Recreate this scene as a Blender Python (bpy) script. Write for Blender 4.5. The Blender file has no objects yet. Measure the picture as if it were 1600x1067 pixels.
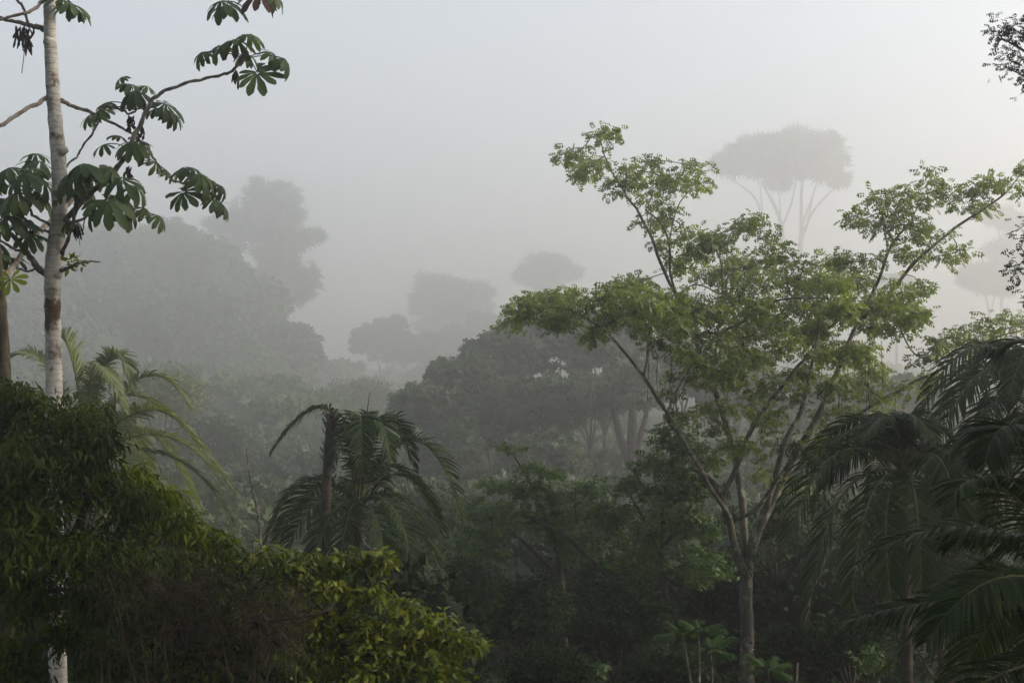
import bpy, math, random
import numpy as np
# ---------------------------------------------------------------- camera, sky, sun, exposure
CZ = 10.0                      # eye height above the datum
F = 2222.0                     # focal length in photo pixels (1600 wide)
PITCH = math.radians(1.75)
sc = bpy.context.scene
C = sc.collection
cam_d = bpy.data.cameras.new('camera'); cam = bpy.data.objects.new('camera', cam_d); C.objects.link(cam)
cam.location = (0, 0, CZ); cam.rotation_euler = (math.pi/2 + PITCH, 0, 0)
cam_d.sensor_width = 36; cam_d.lens = 36*F/1600; cam_d.clip_start = 0.1; cam_d.clip_end = 3000
sc.camera = cam

SUN_EL, SUN_AZ = math.radians(25), math.radians(95)    # azimuth to the right of the view (+Y)
w = bpy.data.worlds.new('World'); sc.world = w; w.use_nodes = True
nt = w.node_tree; bg = nt.nodes['Background']
sky = nt.nodes.new('ShaderNodeTexSky'); sky.sky_type = 'NISHITA'; sky.sun_disc = False
sky.sun_elevation = SUN_EL; sky.sun_rotation = SUN_AZ; sky.air_density = 1.0; sky.dust_density = 4.0
sky.altitude = 200
hsv = nt.nodes.new('ShaderNodeHueSaturation'); hsv.inputs['Saturation'].default_value = .5   # thin veil of cloud
nt.links.new(sky.outputs[0], hsv.inputs['Color']); nt.links.new(hsv.outputs[0], bg.inputs[0]); bg.inputs[1].default_value = 0.13
sd = bpy.data.lights.new('sun', 'SUN'); sun = bpy.data.objects.new('sun', sd); C.objects.link(sun)
sd.energy = 2.8; sd.angle = math.radians(5); sd.color = (1.0, 0.89, 0.74)
sx, sy, sz = math.sin(SUN_AZ)*math.cos(SUN_EL), math.cos(SUN_AZ)*math.cos(SUN_EL), math.sin(SUN_EL)
from mathutils import Vector
sun.rotation_euler = Vector((sx, sy, sz)).to_track_quat('Z', 'Y').to_euler()
sun.location = (0, 0, 60)
sc.view_settings.view_transform = 'Standard'; sc.view_settings.look = 'None'
sc.view_settings.exposure = 1.25; sc.view_settings.gamma = 1.0
sc.cycles.volume_bounces = 2; sc.cycles.max_bounces = 6; sc.cycles.diffuse_bounces = 3
sc.cycles.transmission_bounces = 4; sc.cycles.glossy_bounces = 2
sc.cycles.use_denoising = True; sc.cycles.sample_clamp_indirect = 3.0
HAZE = 0.0036

rng = np.random.default_rng(11)
def R(a, b, n=None): return rng.uniform(a, b, n)

# ---------------------------------------------------------------- materials
def mat(name):
    m = bpy.data.materials.new(name); m.use_nodes = True
    n = m.node_tree.nodes; return m, n, m.node_tree.links, n['Principled BSDF']
def leaf_mat(name, dark, light, rough=0.5, trans=0.35, tcol=None, spec=0.35, scale=1.2):
    m, n, l, p = mat(name)
    at = n.new('ShaderNodeAttribute'); at.attribute_name = 'tint'
    tc = n.new('ShaderNodeTexCoord'); no = n.new('ShaderNodeTexNoise'); no.inputs['Scale'].default_value = scale
    no.inputs['Detail'].default_value = 3
    l.new(tc.outputs['Object'], no.inputs['Vector'])
    mr = n.new('ShaderNodeMapRange'); mr.inputs[1].default_value = .35; mr.inputs[2].default_value = .65
    mr.inputs[3].default_value = -.3; mr.inputs[4].default_value = .3
    l.new(no.outputs['Fac'], mr.inputs[0])
    ad = n.new('ShaderNodeMath'); ad.operation = 'ADD'; ad.use_clamp = True
    l.new(at.outputs['Fac'], ad.inputs[0]); l.new(mr.outputs[0], ad.inputs[1])
    mx = n.new('ShaderNodeMix'); mx.data_type = 'RGBA'
    mx.inputs[6].default_value = (*dark, 1); mx.inputs[7].default_value = (*light, 1)
    l.new(ad.outputs[0], mx.inputs[0])
    l.new(mx.outputs[2], p.inputs['Base Color'])
    p.inputs['Roughness'].default_value = rough; p.inputs['Specular IOR Level'].default_value = spec
    tr = n.new('ShaderNodeBsdfTranslucent')
    hs = n.new('ShaderNodeMix'); hs.data_type = 'RGBA'; hs.blend_type = 'MULTIPLY'; hs.inputs[0].default_value = 1
    hs.inputs[7].default_value = (*(tcol or (1.3, 1.25, .5)), 1)
    l.new(mx.outputs[2], hs.inputs[6]); l.new(hs.outputs[2], tr.inputs['Color'])
    ms = n.new('ShaderNodeMixShader'); ms.inputs[0].default_value = trans
    l.new(p.outputs[0], ms.inputs[1]); l.new(tr.outputs[0], ms.inputs[2])
    l.new(ms.outputs[0], n['Material Output'].inputs['Surface'])
    return m
def bark_mat(name, a, b, scale=8, zs=0.35, rough=.85, lo=.42, hi=.6, third=None, tlo=.55, thi=.62, tscale=3, rings=0):
    m, n, l, p = mat(name)
    tc = n.new('ShaderNodeTexCoord'); mp = n.new('ShaderNodeMapping'); mp.inputs['Scale'].default_value = (1, 1, zs)
    l.new(tc.outputs['Object'], mp.inputs[0])
    no = n.new('ShaderNodeTexNoise'); no.inputs['Scale'].default_value = scale; no.inputs['Detail'].default_value = 6
    l.new(mp.outputs[0], no.inputs['Vector'])
    cr = n.new('ShaderNodeValToRGB'); cr.color_ramp.elements[0].position = lo; cr.color_ramp.elements[1].position = hi
    cr.color_ramp.elements[0].color = (*a, 1); cr.color_ramp.elements[1].color = (*b, 1)
    l.new(no.outputs['Fac'], cr.inputs[0]); out = cr.outputs[0]
    if third:
        n2 = n.new('ShaderNodeTexNoise'); n2.inputs['Scale'].default_value = tscale; n2.inputs['Detail'].default_value = 5
        n2.inputs['Roughness'].default_value = .65
        l.new(tc.outputs['Object'], n2.inputs['Vector'])
        mr = n.new('ShaderNodeMapRange'); mr.inputs[1].default_value = tlo; mr.inputs[2].default_value = thi
        l.new(n2.outputs['Fac'], mr.inputs[0])
        mx = n.new('ShaderNodeMix'); mx.data_type = 'RGBA'; mx.inputs[7].default_value = (*third, 1)
        l.new(mr.outputs[0], mx.inputs[0]); l.new(out, mx.inputs[6]); out = mx.outputs[2]
    hgt = no.outputs['Fac']
    if rings:
        wv = n.new('ShaderNodeTexWave'); wv.wave_type = 'BANDS'; wv.bands_direction = 'Z'
        wv.inputs['Scale'].default_value = rings; wv.inputs['Distortion'].default_value = 6
        wv.inputs['Detail'].default_value = 3; wv.inputs['Detail Scale'].default_value = 2
        l.new(tc.outputs['Object'], wv.inputs['Vector'])
        mr = n.new('ShaderNodeMapRange'); mr.inputs[1].default_value = 0; mr.inputs[2].default_value = .25
        mr.inputs[3].default_value = .78; mr.inputs[4].default_value = 1
        l.new(wv.outputs['Fac'], mr.inputs[0])
        mx = n.new('ShaderNodeMix'); mx.data_type = 'RGBA'; mx.blend_type = 'MULTIPLY'; mx.inputs[0].default_value = 1
        l.new(out, mx.inputs[6]); l.new(mr.outputs[0], mx.inputs[7]); out = mx.outputs[2]
        hgt = mr.outputs[0]
    l.new(out, p.inputs['Base Color']); p.inputs['Roughness'].default_value = rough
    p.inputs['Specular IOR Level'].default_value = .2
    bp = n.new('ShaderNodeBump'); bp.inputs['Strength'].default_value = .6; bp.inputs['Distance'].default_value = .02
    l.new(hgt, bp.inputs['Height']); l.new(bp.outputs[0], p.inputs['Normal'])
    return m

M = {}
M['cec_leaf'] = leaf_mat('cecropia leaf', (.03, .06, .017), (.085, .13, .036), .5, .3, (1.4, 1.35, .4), .3)
M['cec_dead'] = leaf_mat('dead leaf', (.05, .025, .016), (.10, .05, .03), .7, .2, (1.2, .9, .5), .2)
M['dead_frond'] = leaf_mat('dead frond', (.035, .024, .014), (.12, .08, .045), .8, .2, (1.1, 1, .8), .1)
M['cec_bark'] = bark_mat('pale ringed bark', (.36, .34, .30), (.60, .57, .52), 9, .5, .8, .35, .62, (.11, .07, .045), .53, .60, 2.8, 6)
M['moss_bark'] = bark_mat('mossy bark', (.05, .04, .03), (.16, .13, .10), 9, .4, .9, .4, .62, (.06, .07, .025), .5, .6, 4)
M['cec_twig'] = bark_mat('grey branch bark', (.10, .085, .07), (.23, .20, .165), 14, 1, .85)
M['cec_pale'] = bark_mat('pale branch bark', (.22, .18, .14), (.38, .33, .27), 14, 1, .85)
M['petiole'] = bark_mat('petiole', (.03, .03, .02), (.06, .05, .03), 10, 1, .7)
M['mid_leaf'] = leaf_mat('spreading tree leaf', (.055, .09, .022), (.19, .24, .065), .5, .4, (1.3, 1.3, .5), .3, .8)
M['mid_bark'] = bark_mat('lichen grey bark', (.04, .038, .028), (.105, .098, .075), 9, .3, .9, .38, .64, (.20, .20, .16), .55, .6, 5)
M['long_leaf'] = leaf_mat('drooping leaf', (.009, .024, .003), (.070, .112, .009), .5, .38, (1.4, 1.3, .3), .18, 2)
M['lime_leaf'] = leaf_mat('lime leaf', (.04, .072, .006), (.20, .24, .018), .5, .42, (1.3, 1.2, .3), .18, 2)
M['shrub_leaf'] = leaf_mat('shrub leaf', (.042, .078, .010), (.23, .255, .03), .45, .35, (1.3, 1.2, .35), .22, 2)
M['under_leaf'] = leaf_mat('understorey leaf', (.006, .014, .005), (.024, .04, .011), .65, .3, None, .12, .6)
M['fresh_leaf'] = leaf_mat('fresh leaf', (.025, .06, .01), (.08, .15, .022), .5, .35, None, .35, 1)
M['dark_leaf'] = leaf_mat('dark crown leaf', (.022, .038, .016), (.05, .07, .028), .6, .3, None, .25, .25)
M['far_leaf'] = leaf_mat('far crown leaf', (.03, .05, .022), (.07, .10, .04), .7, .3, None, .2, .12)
M['olive_leaf'] = leaf_mat('olive crown leaf', (.05, .07, .02), (.11, .14, .04), .6, .3, None, .2, .3)
M['palm_dark'] = leaf_mat('dark palm leaflet', (.008, .02, .004), (.028, .052, .010), .55, .25, (1.3, 1.3, .5), .14, 1.5)
M['coco'] = leaf_mat('coconut leaflet', (.05, .078, .026), (.125, .15, .058), .5, .4, (1.3, 1.2, .5), .25, 1.2)
M['bread'] = leaf_mat('lobed glossy leaf', (.02, .055, .009), (.06, .12, .02), .5, .35, None, .2, 2)
M['stalk'] = bark_mat('green stalk', (.05, .06, .02), (.10, .10, .035), 12, 1, .6)
M['palm_bark'] = bark_mat('palm stem bark', (.035, .028, .022), (.10, .08, .06), 8, .8, .9, .35, .65, None, 0, 0, 3, 3.2)
M['dark_bark'] = bark_mat('dark wet bark', (.022, .018, .014), (.06, .052, .04), 6, .4, .9)
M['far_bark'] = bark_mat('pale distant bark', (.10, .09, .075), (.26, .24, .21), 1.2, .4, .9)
M['tangle'] = bark_mat('dry vine', (.026, .020, .012), (.085, .066, .04), 6, 1, .9)
M['nest'] = bark_mat('nest crust', (.015, .011, .008), (.05, .038, .028), 30, 1, .95)

# ---------------------------------------------------------------- geometry helpers
ca, sa = math.cos(PITCH), math.sin(PITCH)
def P(px, py, d):
    x = (px-800)/F*d; u = (533.5-py)/F*d
    return np.array((x, d*ca - u*sa, CZ + u*ca + d*sa))
def norm(v): return v/(np.linalg.norm(v, axis=-1, keepdims=True)+1e-9)
def gz(x, y):
    x = np.asarray(x, float); y = np.asarray(y, float)
    below = 4.2 + 2.1*np.clip(y/32, -1, 1) + 1.9*np.clip((y-32)/45, 0, 1)
    yy = np.maximum(y, 20); below = below - 8.0*np.clip((y-120)/120, 0, 1)/(1+np.exp(np.clip((x+.16*yy)/(.022*yy), -30, 30))) - 3*np.clip((y-300)/200, 0, 1)
    below = below + .25*np.sin(x*.23+1)*np.cos(y*.19) + .5*np.sin(x*.05)*np.sin(y*.045)
    return CZ - below

class MB:
    def __init__(s): s.V=[]; s.Q=[]; s.T=[]; s.a=[]; s.n=0
    def add(s, V, Q=None, T=None, tint=.5):
        V = np.asarray(V, float).reshape(-1, 3)
        if Q is not None and len(Q): s.Q.append(np.asarray(Q, np.int64).reshape(-1, 4)+s.n)
        if T is not None and len(T): s.T.append(np.asarray(T, np.int64).reshape(-1, 3)+s.n)
        s.V.append(V); s.a.append(np.broadcast_to(np.asarray(tint, float), (len(V),)).copy()); s.n += len(V)
    def tube(s, pts, rad, k=7, tint=.5, cap=True):
        pts = np.asarray(pts, float); rad = np.broadcast_to(np.asarray(rad, float), (len(pts),))
        T = norm(np.gradient(pts, axis=0))
        ref = np.array((1., 0, 0)) if abs(T[0][2]) > .8 else np.array((0, 0, 1.))
        n0 = norm(np.cross(T[0], ref)); rings = []
        ang = np.arange(k)*2*math.pi/k
        for i in range(len(pts)):
            n0 = norm(n0 - T[i]*np.dot(n0, T[i])); b = np.cross(T[i], n0)
            rings.append(pts[i] + rad[i]*(np.cos(ang)[:, None]*n0 + np.sin(ang)[:, None]*b))
        V = np.concatenate(rings); j = np.arange(k); j2 = (j+1) % k; Q = []
        for i in range(len(pts)-1):
            Q.append(np.stack((i*k+j, i*k+j2, (i+1)*k+j2, (i+1)*k+j), 1))
        Tt = None
        if cap:
            V = np.vstack((V, pts[-1], pts[0])); e = (len(pts)-1)*k
            Tt = np.concatenate((np.stack((e+j, e+j2, np.full(k, len(V)-2)), 1), np.stack((j2, j, np.full(k, len(V)-1)), 1)))
        s.add(V, np.concatenate(Q), Tt, tint)
    def inst(s, tmpl, pos, ydir, nrm, scale, tint):
        tv, tq, tt = tmpl; n = len(pos)
        if not n: return
        Y = norm(ydir); X = norm(np.cross(Y, nrm)); Z = np.cross(X, Y)
        sc_ = np.broadcast_to(np.asarray(scale, float), (n,))[:, None, None]
        V = (tv[None, :, 0:1]*X[:, None] + tv[None, :, 1:2]*Y[:, None] + tv[None, :, 2:3]*Z[:, None])*sc_ + pos[:, None]
        k = len(tv); off = (np.arange(n)*k)[:, None, None]
        Q = (tq[None]+off).reshape(-1, 4) if len(tq) else None
        T = (tt[None]+off).reshape(-1, 3) if len(tt) else None
        s.add(V.reshape(-1, 3), Q, T, np.repeat(np.broadcast_to(tint, (n,)), k))
    def build(s, name, m, parent=None, smooth=True):
        V = np.concatenate(s.V) if s.V else np.zeros((0, 3))
        org = np.zeros(3)
        if parent is not None: org = np.array(parent['_o'])
        V = V - org
        Q = np.concatenate(s.Q) if s.Q else np.zeros((0, 4), np.int64)
        T = np.concatenate(s.T) if s.T else np.zeros((0, 3), np.int64)
        me = bpy.data.meshes.new(name); me.vertices.add(len(V)); me.vertices.foreach_set('co', V.astype(np.float32).ravel())
        me.loops.add(Q.size+T.size); me.loops.foreach_set('vertex_index', np.concatenate((Q.ravel(), T.ravel())).astype(np.int32))
        me.polygons.add(len(Q)+len(T))
        st = np.concatenate((np.arange(len(Q))*4, Q.size+np.arange(len(T))*3))
        me.polygons.foreach_set('loop_start', st.astype(np.int32))
        me.update(calc_edges=True)
        if smooth: me.polygons.foreach_set('use_smooth', np.ones(len(me.polygons), bool))
        a = me.attributes.new('tint', 'FLOAT', 'POINT'); a.data.foreach_set('value', np.concatenate(s.a).astype(np.float32) if s.a else [])
        me.materials.append(m)
        o = bpy.data.objects.new(name, me); C.objects.link(o)
        if parent is not None: o.parent = parent
        return o
roots = []
def thing(name, label, cat, loc, group=None):
    o = bpy.data.objects.new(name, None); C.objects.link(o); o.location = tuple(loc)
    o.empty_display_size = .3
    o['label'] = label; o['category'] = cat; o['_o'] = [float(v) for v in loc]
    if group: o['group'] = group
    roots.append(o); return o
def part_of(o, parent):            # children carry the same origin helper
    o.parent = parent

# leaf templates (x across, y along, z up)
def tmpl_leaf(w=.22, bend=0., fold=.06, seg=3):
    V = [(0, 0, 0)]; Q = []; T = []
    ys = np.linspace(0, 1, seg+1)
    for i in range(1, seg):
        y = ys[i]; ww = w*math.sin(math.pi*y**.8); z = -bend*y*y
        V += [(-ww, y*(1-bend*.3), z+fold*ww/w), (0, y*(1-bend*.3), z), (ww, y*(1-bend*.3), z+fold*ww/w)]
    V.append((0, 1-bend*.3, -bend))
    T += [(0, 2, 1), (0, 3, 2)]
    for i in range(seg-2):
        a = 1+i*3; b = a+3; Q += [(a, a+1, b+1, b), (a+1, a+2, b+2, b+1)]
    a = 1+(seg-2)*3; e = len(V)-1; T += [(a, a+1, e), (a+1, a+2, e)]
    return np.array(V, float), np.array(Q, int).reshape(-1, 4), np.array(T, int).reshape(-1, 3)
def merge(parts):
    V = []; Q = []; T = []; n = 0
    for v, q, t in parts:
        V.append(v); Q.append(q+n); T.append(t+n); n += len(v)
    return np.concatenate(V), np.concatenate(Q), np.concatenate(T)
def rot_t(t, yaw=0, pitch=0, off=(0, 0, 0), s=1.):
    v, q, tt = t; v = v*s
    c, s_ = math.cos(pitch), math.sin(pitch); v = np.stack((v[:, 0], v[:, 1]*c+v[:, 2]*s_, -v[:, 1]*s_+v[:, 2]*c), 1)
    c, s_ = math.cos(yaw), math.sin(yaw); v = np.stack((v[:, 0]*c+v[:, 1]*s_, -v[:, 0]*s_+v[:, 1]*c, v[:, 2]), 1)
    return v+np.array(off), q, tt
L_simple = tmpl_leaf(.2, .15, .05, 3)
L_long = tmpl_leaf(.115, .6, .03, 5)
L_ell = tmpl_leaf(.21, .25, .06, 4)
L_quad = (np.array([(-.28, .1, 0), (.28, .1, 0), (.2, .95, -.1), (-.2, .9, .05)]), np.array([(0, 1, 2, 3)]), np.zeros((0, 3), int))
L_diamond = (np.array([(0, 0, 0), (.26, .45, .03), (0, 1, -.1), (-.26, .5, .03)]), np.array([(0, 1, 2, 3)]), np.zeros((0, 3), int))
def tm_pinnate(n=3, l=.5, base=L_diamond):       # a short compound leaf: pairs + end leaflet, drooping
    ps = [rot_t(base, 0, .35, (0, .75, -.08), l)]
    for i in range(n):
        y = .15+.6*i/max(1, n-1) if n > 1 else .4
        for s in (-1, 1): ps.append(rot_t(base, s*1.05, .45, (0, y, -.08*y), l*(.8+.2*math.sin(3*y))))
    return merge(ps)
L_pin = tm_pinnate(3)
def tm_star(n=5, base=L_diamond, spread=4.4, pitch=.2):
    return merge([rot_t(base, -spread/2+spread*i/(n-1), pitch, (0, 0, 0), 1) for i in range(n)])
L_star = tm_star()
L_thin = (np.array([(0, 0, 0), (.09, .45, .02), (0, 1, -.06), (-.09, .5, .02)]), np.array([(0, 1, 2, 3)]), np.zeros((0, 3), int))
L_fan = tm_star(7, L_thin, 3.6, .1)
def lobe(w=.17):                                  # obovate lobe of a cecropia leaf with wavy rim
    ys = [0.06, .3, .52, .72, .88, 1.0]; ws = [.03, .075, .125, .158, .138, .045]; V = []
    for i, (y, ww) in enumerate(zip(ys, ws)):
        ww *= w/.17; wob = (.012 if i % 2 else -.008)
        V += [(-ww+wob, y, .035*(ww/w)-.0), (0, y, 0), (ww+wob, y, .035*(ww/w))]
    V = np.array(V, float); Q = []
    for i in range(5):
        a = i*3; Q += [(a, a+1, a+4, a+3), (a+1, a+2, a+5, a+4)]
    return V, np.array(Q), np.zeros((0, 3), int)
def cec_leaf(droop, nl=9):
    ps = []
    for i in range(nl):
        yaw = -2.5+5.0*i/(nl-1); L = (.8+.2*math.cos(yaw*.55))*R(.93, 1.07)
        v, q, t = lobe(.175)
        v = v*L*R(.85, 1.08); v[:, 0] += rng.normal(size=len(v))*.007; v[:, 2] += rng.normal(size=len(v))*.008; y = v[:, 1].copy()
        b = droop+R(-.3, .25)
        ang = b*(.2+.6*y)                       # bends more towards the tip
        v[:, 1] = y*np.cos(ang*.9); v[:, 2] = v[:, 2]-y*np.sin(ang)
        ps.append(rot_t((v, q, t), yaw))
    return merge(ps)

def rand_dirs(n, up=0.0):
    v = norm(rng.normal(size=(n, 3))); v[:, 2] += up; return norm(v)
def smooth_path(pts, sub=5):
    pts = np.asarray(pts, float)
    if len(pts) < 3:
        t = np.linspace(0, 1, sub+1)[:, None]; return pts[0]*(1-t)+pts[-1]*t
    p = np.vstack((2*pts[0]-pts[1], pts, 2*pts[-1]-pts[-2])); out = []
    for i in range(1, len(p)-2):
        for t in np.arange(sub)/sub:
            a, b, c, d = p[i-1], p[i], p[i+1], p[i+2]
            out.append(.5*((2*b)+(c-a)*t+(2*a-5*b+4*c-d)*t*t+(-a+3*b-3*c+d)*t**3))
    out.append(pts[-1]); return np.array(out)
def wob(path, amp):
    n = len(path); k = rng.normal(size=(n, path.shape[1]))*amp
    k[:, 3:] = 0
    k = (k+np.roll(k, 1, 0)+np.roll(k, -1, 0))/3; k[0] = 0; k[-1] = 0
    return path+k

def grow(skel_pts, skel_r, targets, rtip, curve=.18, sag=0.0):
    """join every target to the nearest living branch node; returns list of (pts, radii)"""
    pos = [p for p in skel_pts]; rad_cap = list(skel_r); par = [-1]*len(pos); cnt = [0]*len(pos)
    A = np.zeros((len(pos)+len(targets)*8+8, 3)); A[:len(pos)] = skel_pts; n = len(pos)
    par = np.full(len(A), -1); cnt = np.zeros(len(A)); ns = n
    cap = np.full(len(A), 1e9); cap[:n] = skel_r
    d0 = np.array([np.min(np.sum((A[:ns]-t)**2, 1)) for t in targets]); order = np.argsort(d0)
    chains = []
    for i in order:
        t = targets[i]; d2 = np.sum((A[:n]-t)**2, 1); j = int(np.argmin(d2)); D = math.sqrt(d2[j])
        k = int(min(6, max(2, D/max(.05, rtip*25)))); u = np.linspace(0, 1, k+1)[1:, None]
        off = rng.normal(size=3)*D*curve
        seg = A[j]*(1-u)+t*u+off*np.sin(u*math.pi)*.5 + np.array((0, 0, 1))*sag*D*np.sin(u*math.pi)
        ids = [j]
        for q in range(k):
            A[n] = seg[q]; par[n] = ids[-1]; ids.append(n); n += 1
        chains.append(ids)
        a = ids[-1]
        while a >= 0: cnt[a] += 1; a = par[a]
    out = []
    for ids in chains:
        r = rtip*np.maximum(cnt[ids], 1)**.42
        r = np.minimum(r, cap[ids[0]]*.85); r[0] = min(r[0], r[1]*1.15)
        out.append((A[ids], r))
    return out

def blob_targets(bl, n, up=.25, shell=.55):
    d = rand_dirs(n, up); rr = R(shell, 1, n)[:, None]
    return bl[0]+d*rr*bl[1]

def cluster(mb, centers, per, crad, tmpl, size, flat=.6, droop=.0, tintb=.5, tv=.3, up=.9, out_from=None):
    n = len(centers)*per
    c = np.repeat(centers, per, 0); d = rand_dirs(n, .15); d[:, 2] *= flat
    off = d*(R(.15, 1, n)**.7)[:, None]*crad
    pos = c+off
    y = norm(off/crad+rng.normal(size=(n, 3))*.45); y[:, 2] = y[:, 2]*.6-droop; y = norm(y)
    nr = norm(np.array((0, 0, 1.))*up+rng.normal(size=(n, 3))*.5)
    ct = np.repeat(R(-tv*.6, tv*.6, len(centers)), per)
    mb.inst(tmpl, pos, y, nr, size*R(.7, 1.25, n), np.clip(tintb+ct+R(-tv, tv, n)*.6, 0, 1))

def hand_tree(name, label, cat, group, d, trunk, limbs, blobs, dens, tmpl, leaf, per, crad, lm, bm, rtip=.006,
              flat=.6, droop=.1, up=.9, tv=.3, tint=.5, base=None, twig_mat=None, k=9, wobble=0.0, rzf=.9, crown='crown', shell=.45, limbname='limb', rmul=1., along=.3):
    """trunk/limbs: lists of (px,py,dd,r_px). blobs: (px,py,rx,ry,dd) or more; dens = targets per 1000 px^2"""
    s = d/F
    tp = np.array([(*P(a, b, d+c), r*s) for a, b, c, r in trunk]); tp[:, 3] *= rmul
    if base is None: base = (tp[0][0], tp[0][1], float(gz(tp[0][0], tp[0][1])))
    t = thing(name, label, cat, base, group)
    if tp[0][2] > base[2]-.2: tp = np.vstack(((base[0], base[1], base[2]-.3, tp[0][3]*1.25), tp))
    sm = smooth_path(tp, 6); sm = wob(sm, np.array((.06, .06, .02, 0))*tp[:, 3].mean())
    mb = MB(); mb.tube(sm[:, :3], sm[:, 3], k+3); mb.build('trunk', bm, t)
    sp = [sm]
    for l in limbs:
        lp = np.array([(*P(a, b, d+c), r*s) for a, b, c, r in l]); lp[:, 3] *= rmul; q = smooth_path(lp, 5)
        q = wob(q, np.array((1, 1, 1, 0))*wobble)
        mb = MB(); mb.tube(q[:, :3], q[:, 3], k); mb.build(limbname, bm, t); sp.append(q)
    sp = np.concatenate(sp)
    tg = []
    for b in blobs:
        bx, by, rx, ry = b[:4]; dd = b[4] if len(b) > 4 else R(-.3, .3)*rx*s
        n = max(3, int(math.pi*rx*ry/1000*dens))
        tg.append(blob_targets((P(bx, by, d+dd), np.array((rx, rx*rzf, ry))*s), n, .25, shell))
    tg = np.concatenate(tg)
    # keep the growth from starting low on the trunk
    zmin = np.percentile(tg[:, 2], 3)-1.2; keep = sp[:, 2] > min(zmin, sp[:, 2].max()-.5)
    ch = grow(sp[keep][:, :3], sp[keep][:, 3], tg, rtip)
    mb = MB()
    for pts, r in ch: mb.tube(pts, r, 5, cap=False)
    mb.build('twigs', twig_mat or bm, t)['kind'] = 'stuff'
    mid = np.array([pts[len(pts)//2]+rng.normal(size=3)*crad*.3 for pts, r in ch if len(pts) > 3 and R(0, 1) < along]).reshape(-1, 3)
    tg = np.concatenate((tg, mid))
    mb = MB(); cluster(mb, tg, per, crad, tmpl, leaf, flat, droop, tint, tv, up)
    mb.build(crown, lm, t)
    return t

def auto_tree(name, label, cat, group, d, crown, nsub, leafpx, cover, lm, bm, tmpl=L_diamond, trunk_px=None, trunk_r=None,
              layers=1, nt=None, droop=.3, flat=.6, lean=0, subf=.42, tv=.3, tint=.5, splay=.5, rtipf=1., zr=1.45, zf=.62, clf=.42, showlimbs=True):
    """crown=(cx,cy,rx,ry) in photo px at distance d"""
    s = d/F; cx, cy, rx, ry = crown
    cc = P(cx, cy, d); X, Z = rx*s, ry*s
    bx = cc[0]+lean*X; by = cc[1]
    base = np.array((bx, by, float(gz(bx, by))))
    t = thing(name, label, cat, base, group)
    tr = (trunk_r if trunk_r else max(.12, X*.055))
    fork = np.array((bx*.6+cc[0]*.4, cc[1], max(base[2]+.25*(cc[2]-base[2]), cc[2]-Z*(1.1+splay))))
    sub = []
    for i in range(nsub):
        ph = i*2.39996+R(0, .6); zc = 1-zr*(i+.5)/nsub; rr = math.sqrt(1-zc*zc)*R(.8, 1.08)
        q = .68*R(.85, 1.15)
        c = cc+np.array((math.cos(ph)*rr*X*q, math.sin(ph)*rr*X*q, zc*Z*q))
        r0 = X*subf*R(.6, 1.25); sub.append((c, np.array((r0, r0, min(r0*zf, Z*.55)*R(.8, 1.2)))))
    tp = smooth_path(np.array([(*(base-(0, 0, .4)), tr*1.35), (*(base*.5+fork*.5+rng.normal(size=3)*(.1*tr, .1*tr, 0)), tr), (*fork, tr*.8)]), 5)
    mb = MB(); mb.tube(tp[:, :3], tp[:, 3], 9); mb.build('trunk', bm, t)
    sp = [tp[-3:]]
    lm_b = MB()
    nl = min(nsub, 7)
    for i in range(nl):
        c = sub[int(i*nsub/nl)][0]; mid = fork*.5+c*.5+np.array((0, 0, -.1*Z))+rng.normal(size=3)*.06*X
        lp = smooth_path(np.array([(*fork, tr*.6), (*mid, tr*.38), (*(c-np.array((0, 0, .15*Z))), tr*.16)]), 5)
        b = MB(); b.tube(lp[:, :3], lp[:, 3], 6); b.build('limb', bm, t); sp.append(lp)
    sp = np.concatenate(sp)
    area = sum(math.pi*b[1][0]*b[1][2] for b in sub)
    nt = nt or int(18*nsub)
    tg = np.concatenate([blob_targets(b, max(4, int(nt*math.pi*b[1][0]*b[1][2]/area)), .3, .5) for b in sub])
    ch = grow(sp[:, :3], sp[:, 3], tg, max(.004, tr*.055)*rtipf)
    mb = MB()
    for pts, r in ch: mb.tube(pts, r, 4, cap=False)
    mb.build('twigs', bm, t)['kind'] = 'stuff'
    per = max(4, int(1.7*cover*area/((leafpx*s)**2*.3)/len(tg)))
    mb = MB(); cluster(mb, tg, per, X*subf*clf, tmpl, leafpx*s, flat, droop, tint, tv, .35)
    mb.build('crown', lm, t)
    return t

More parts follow.
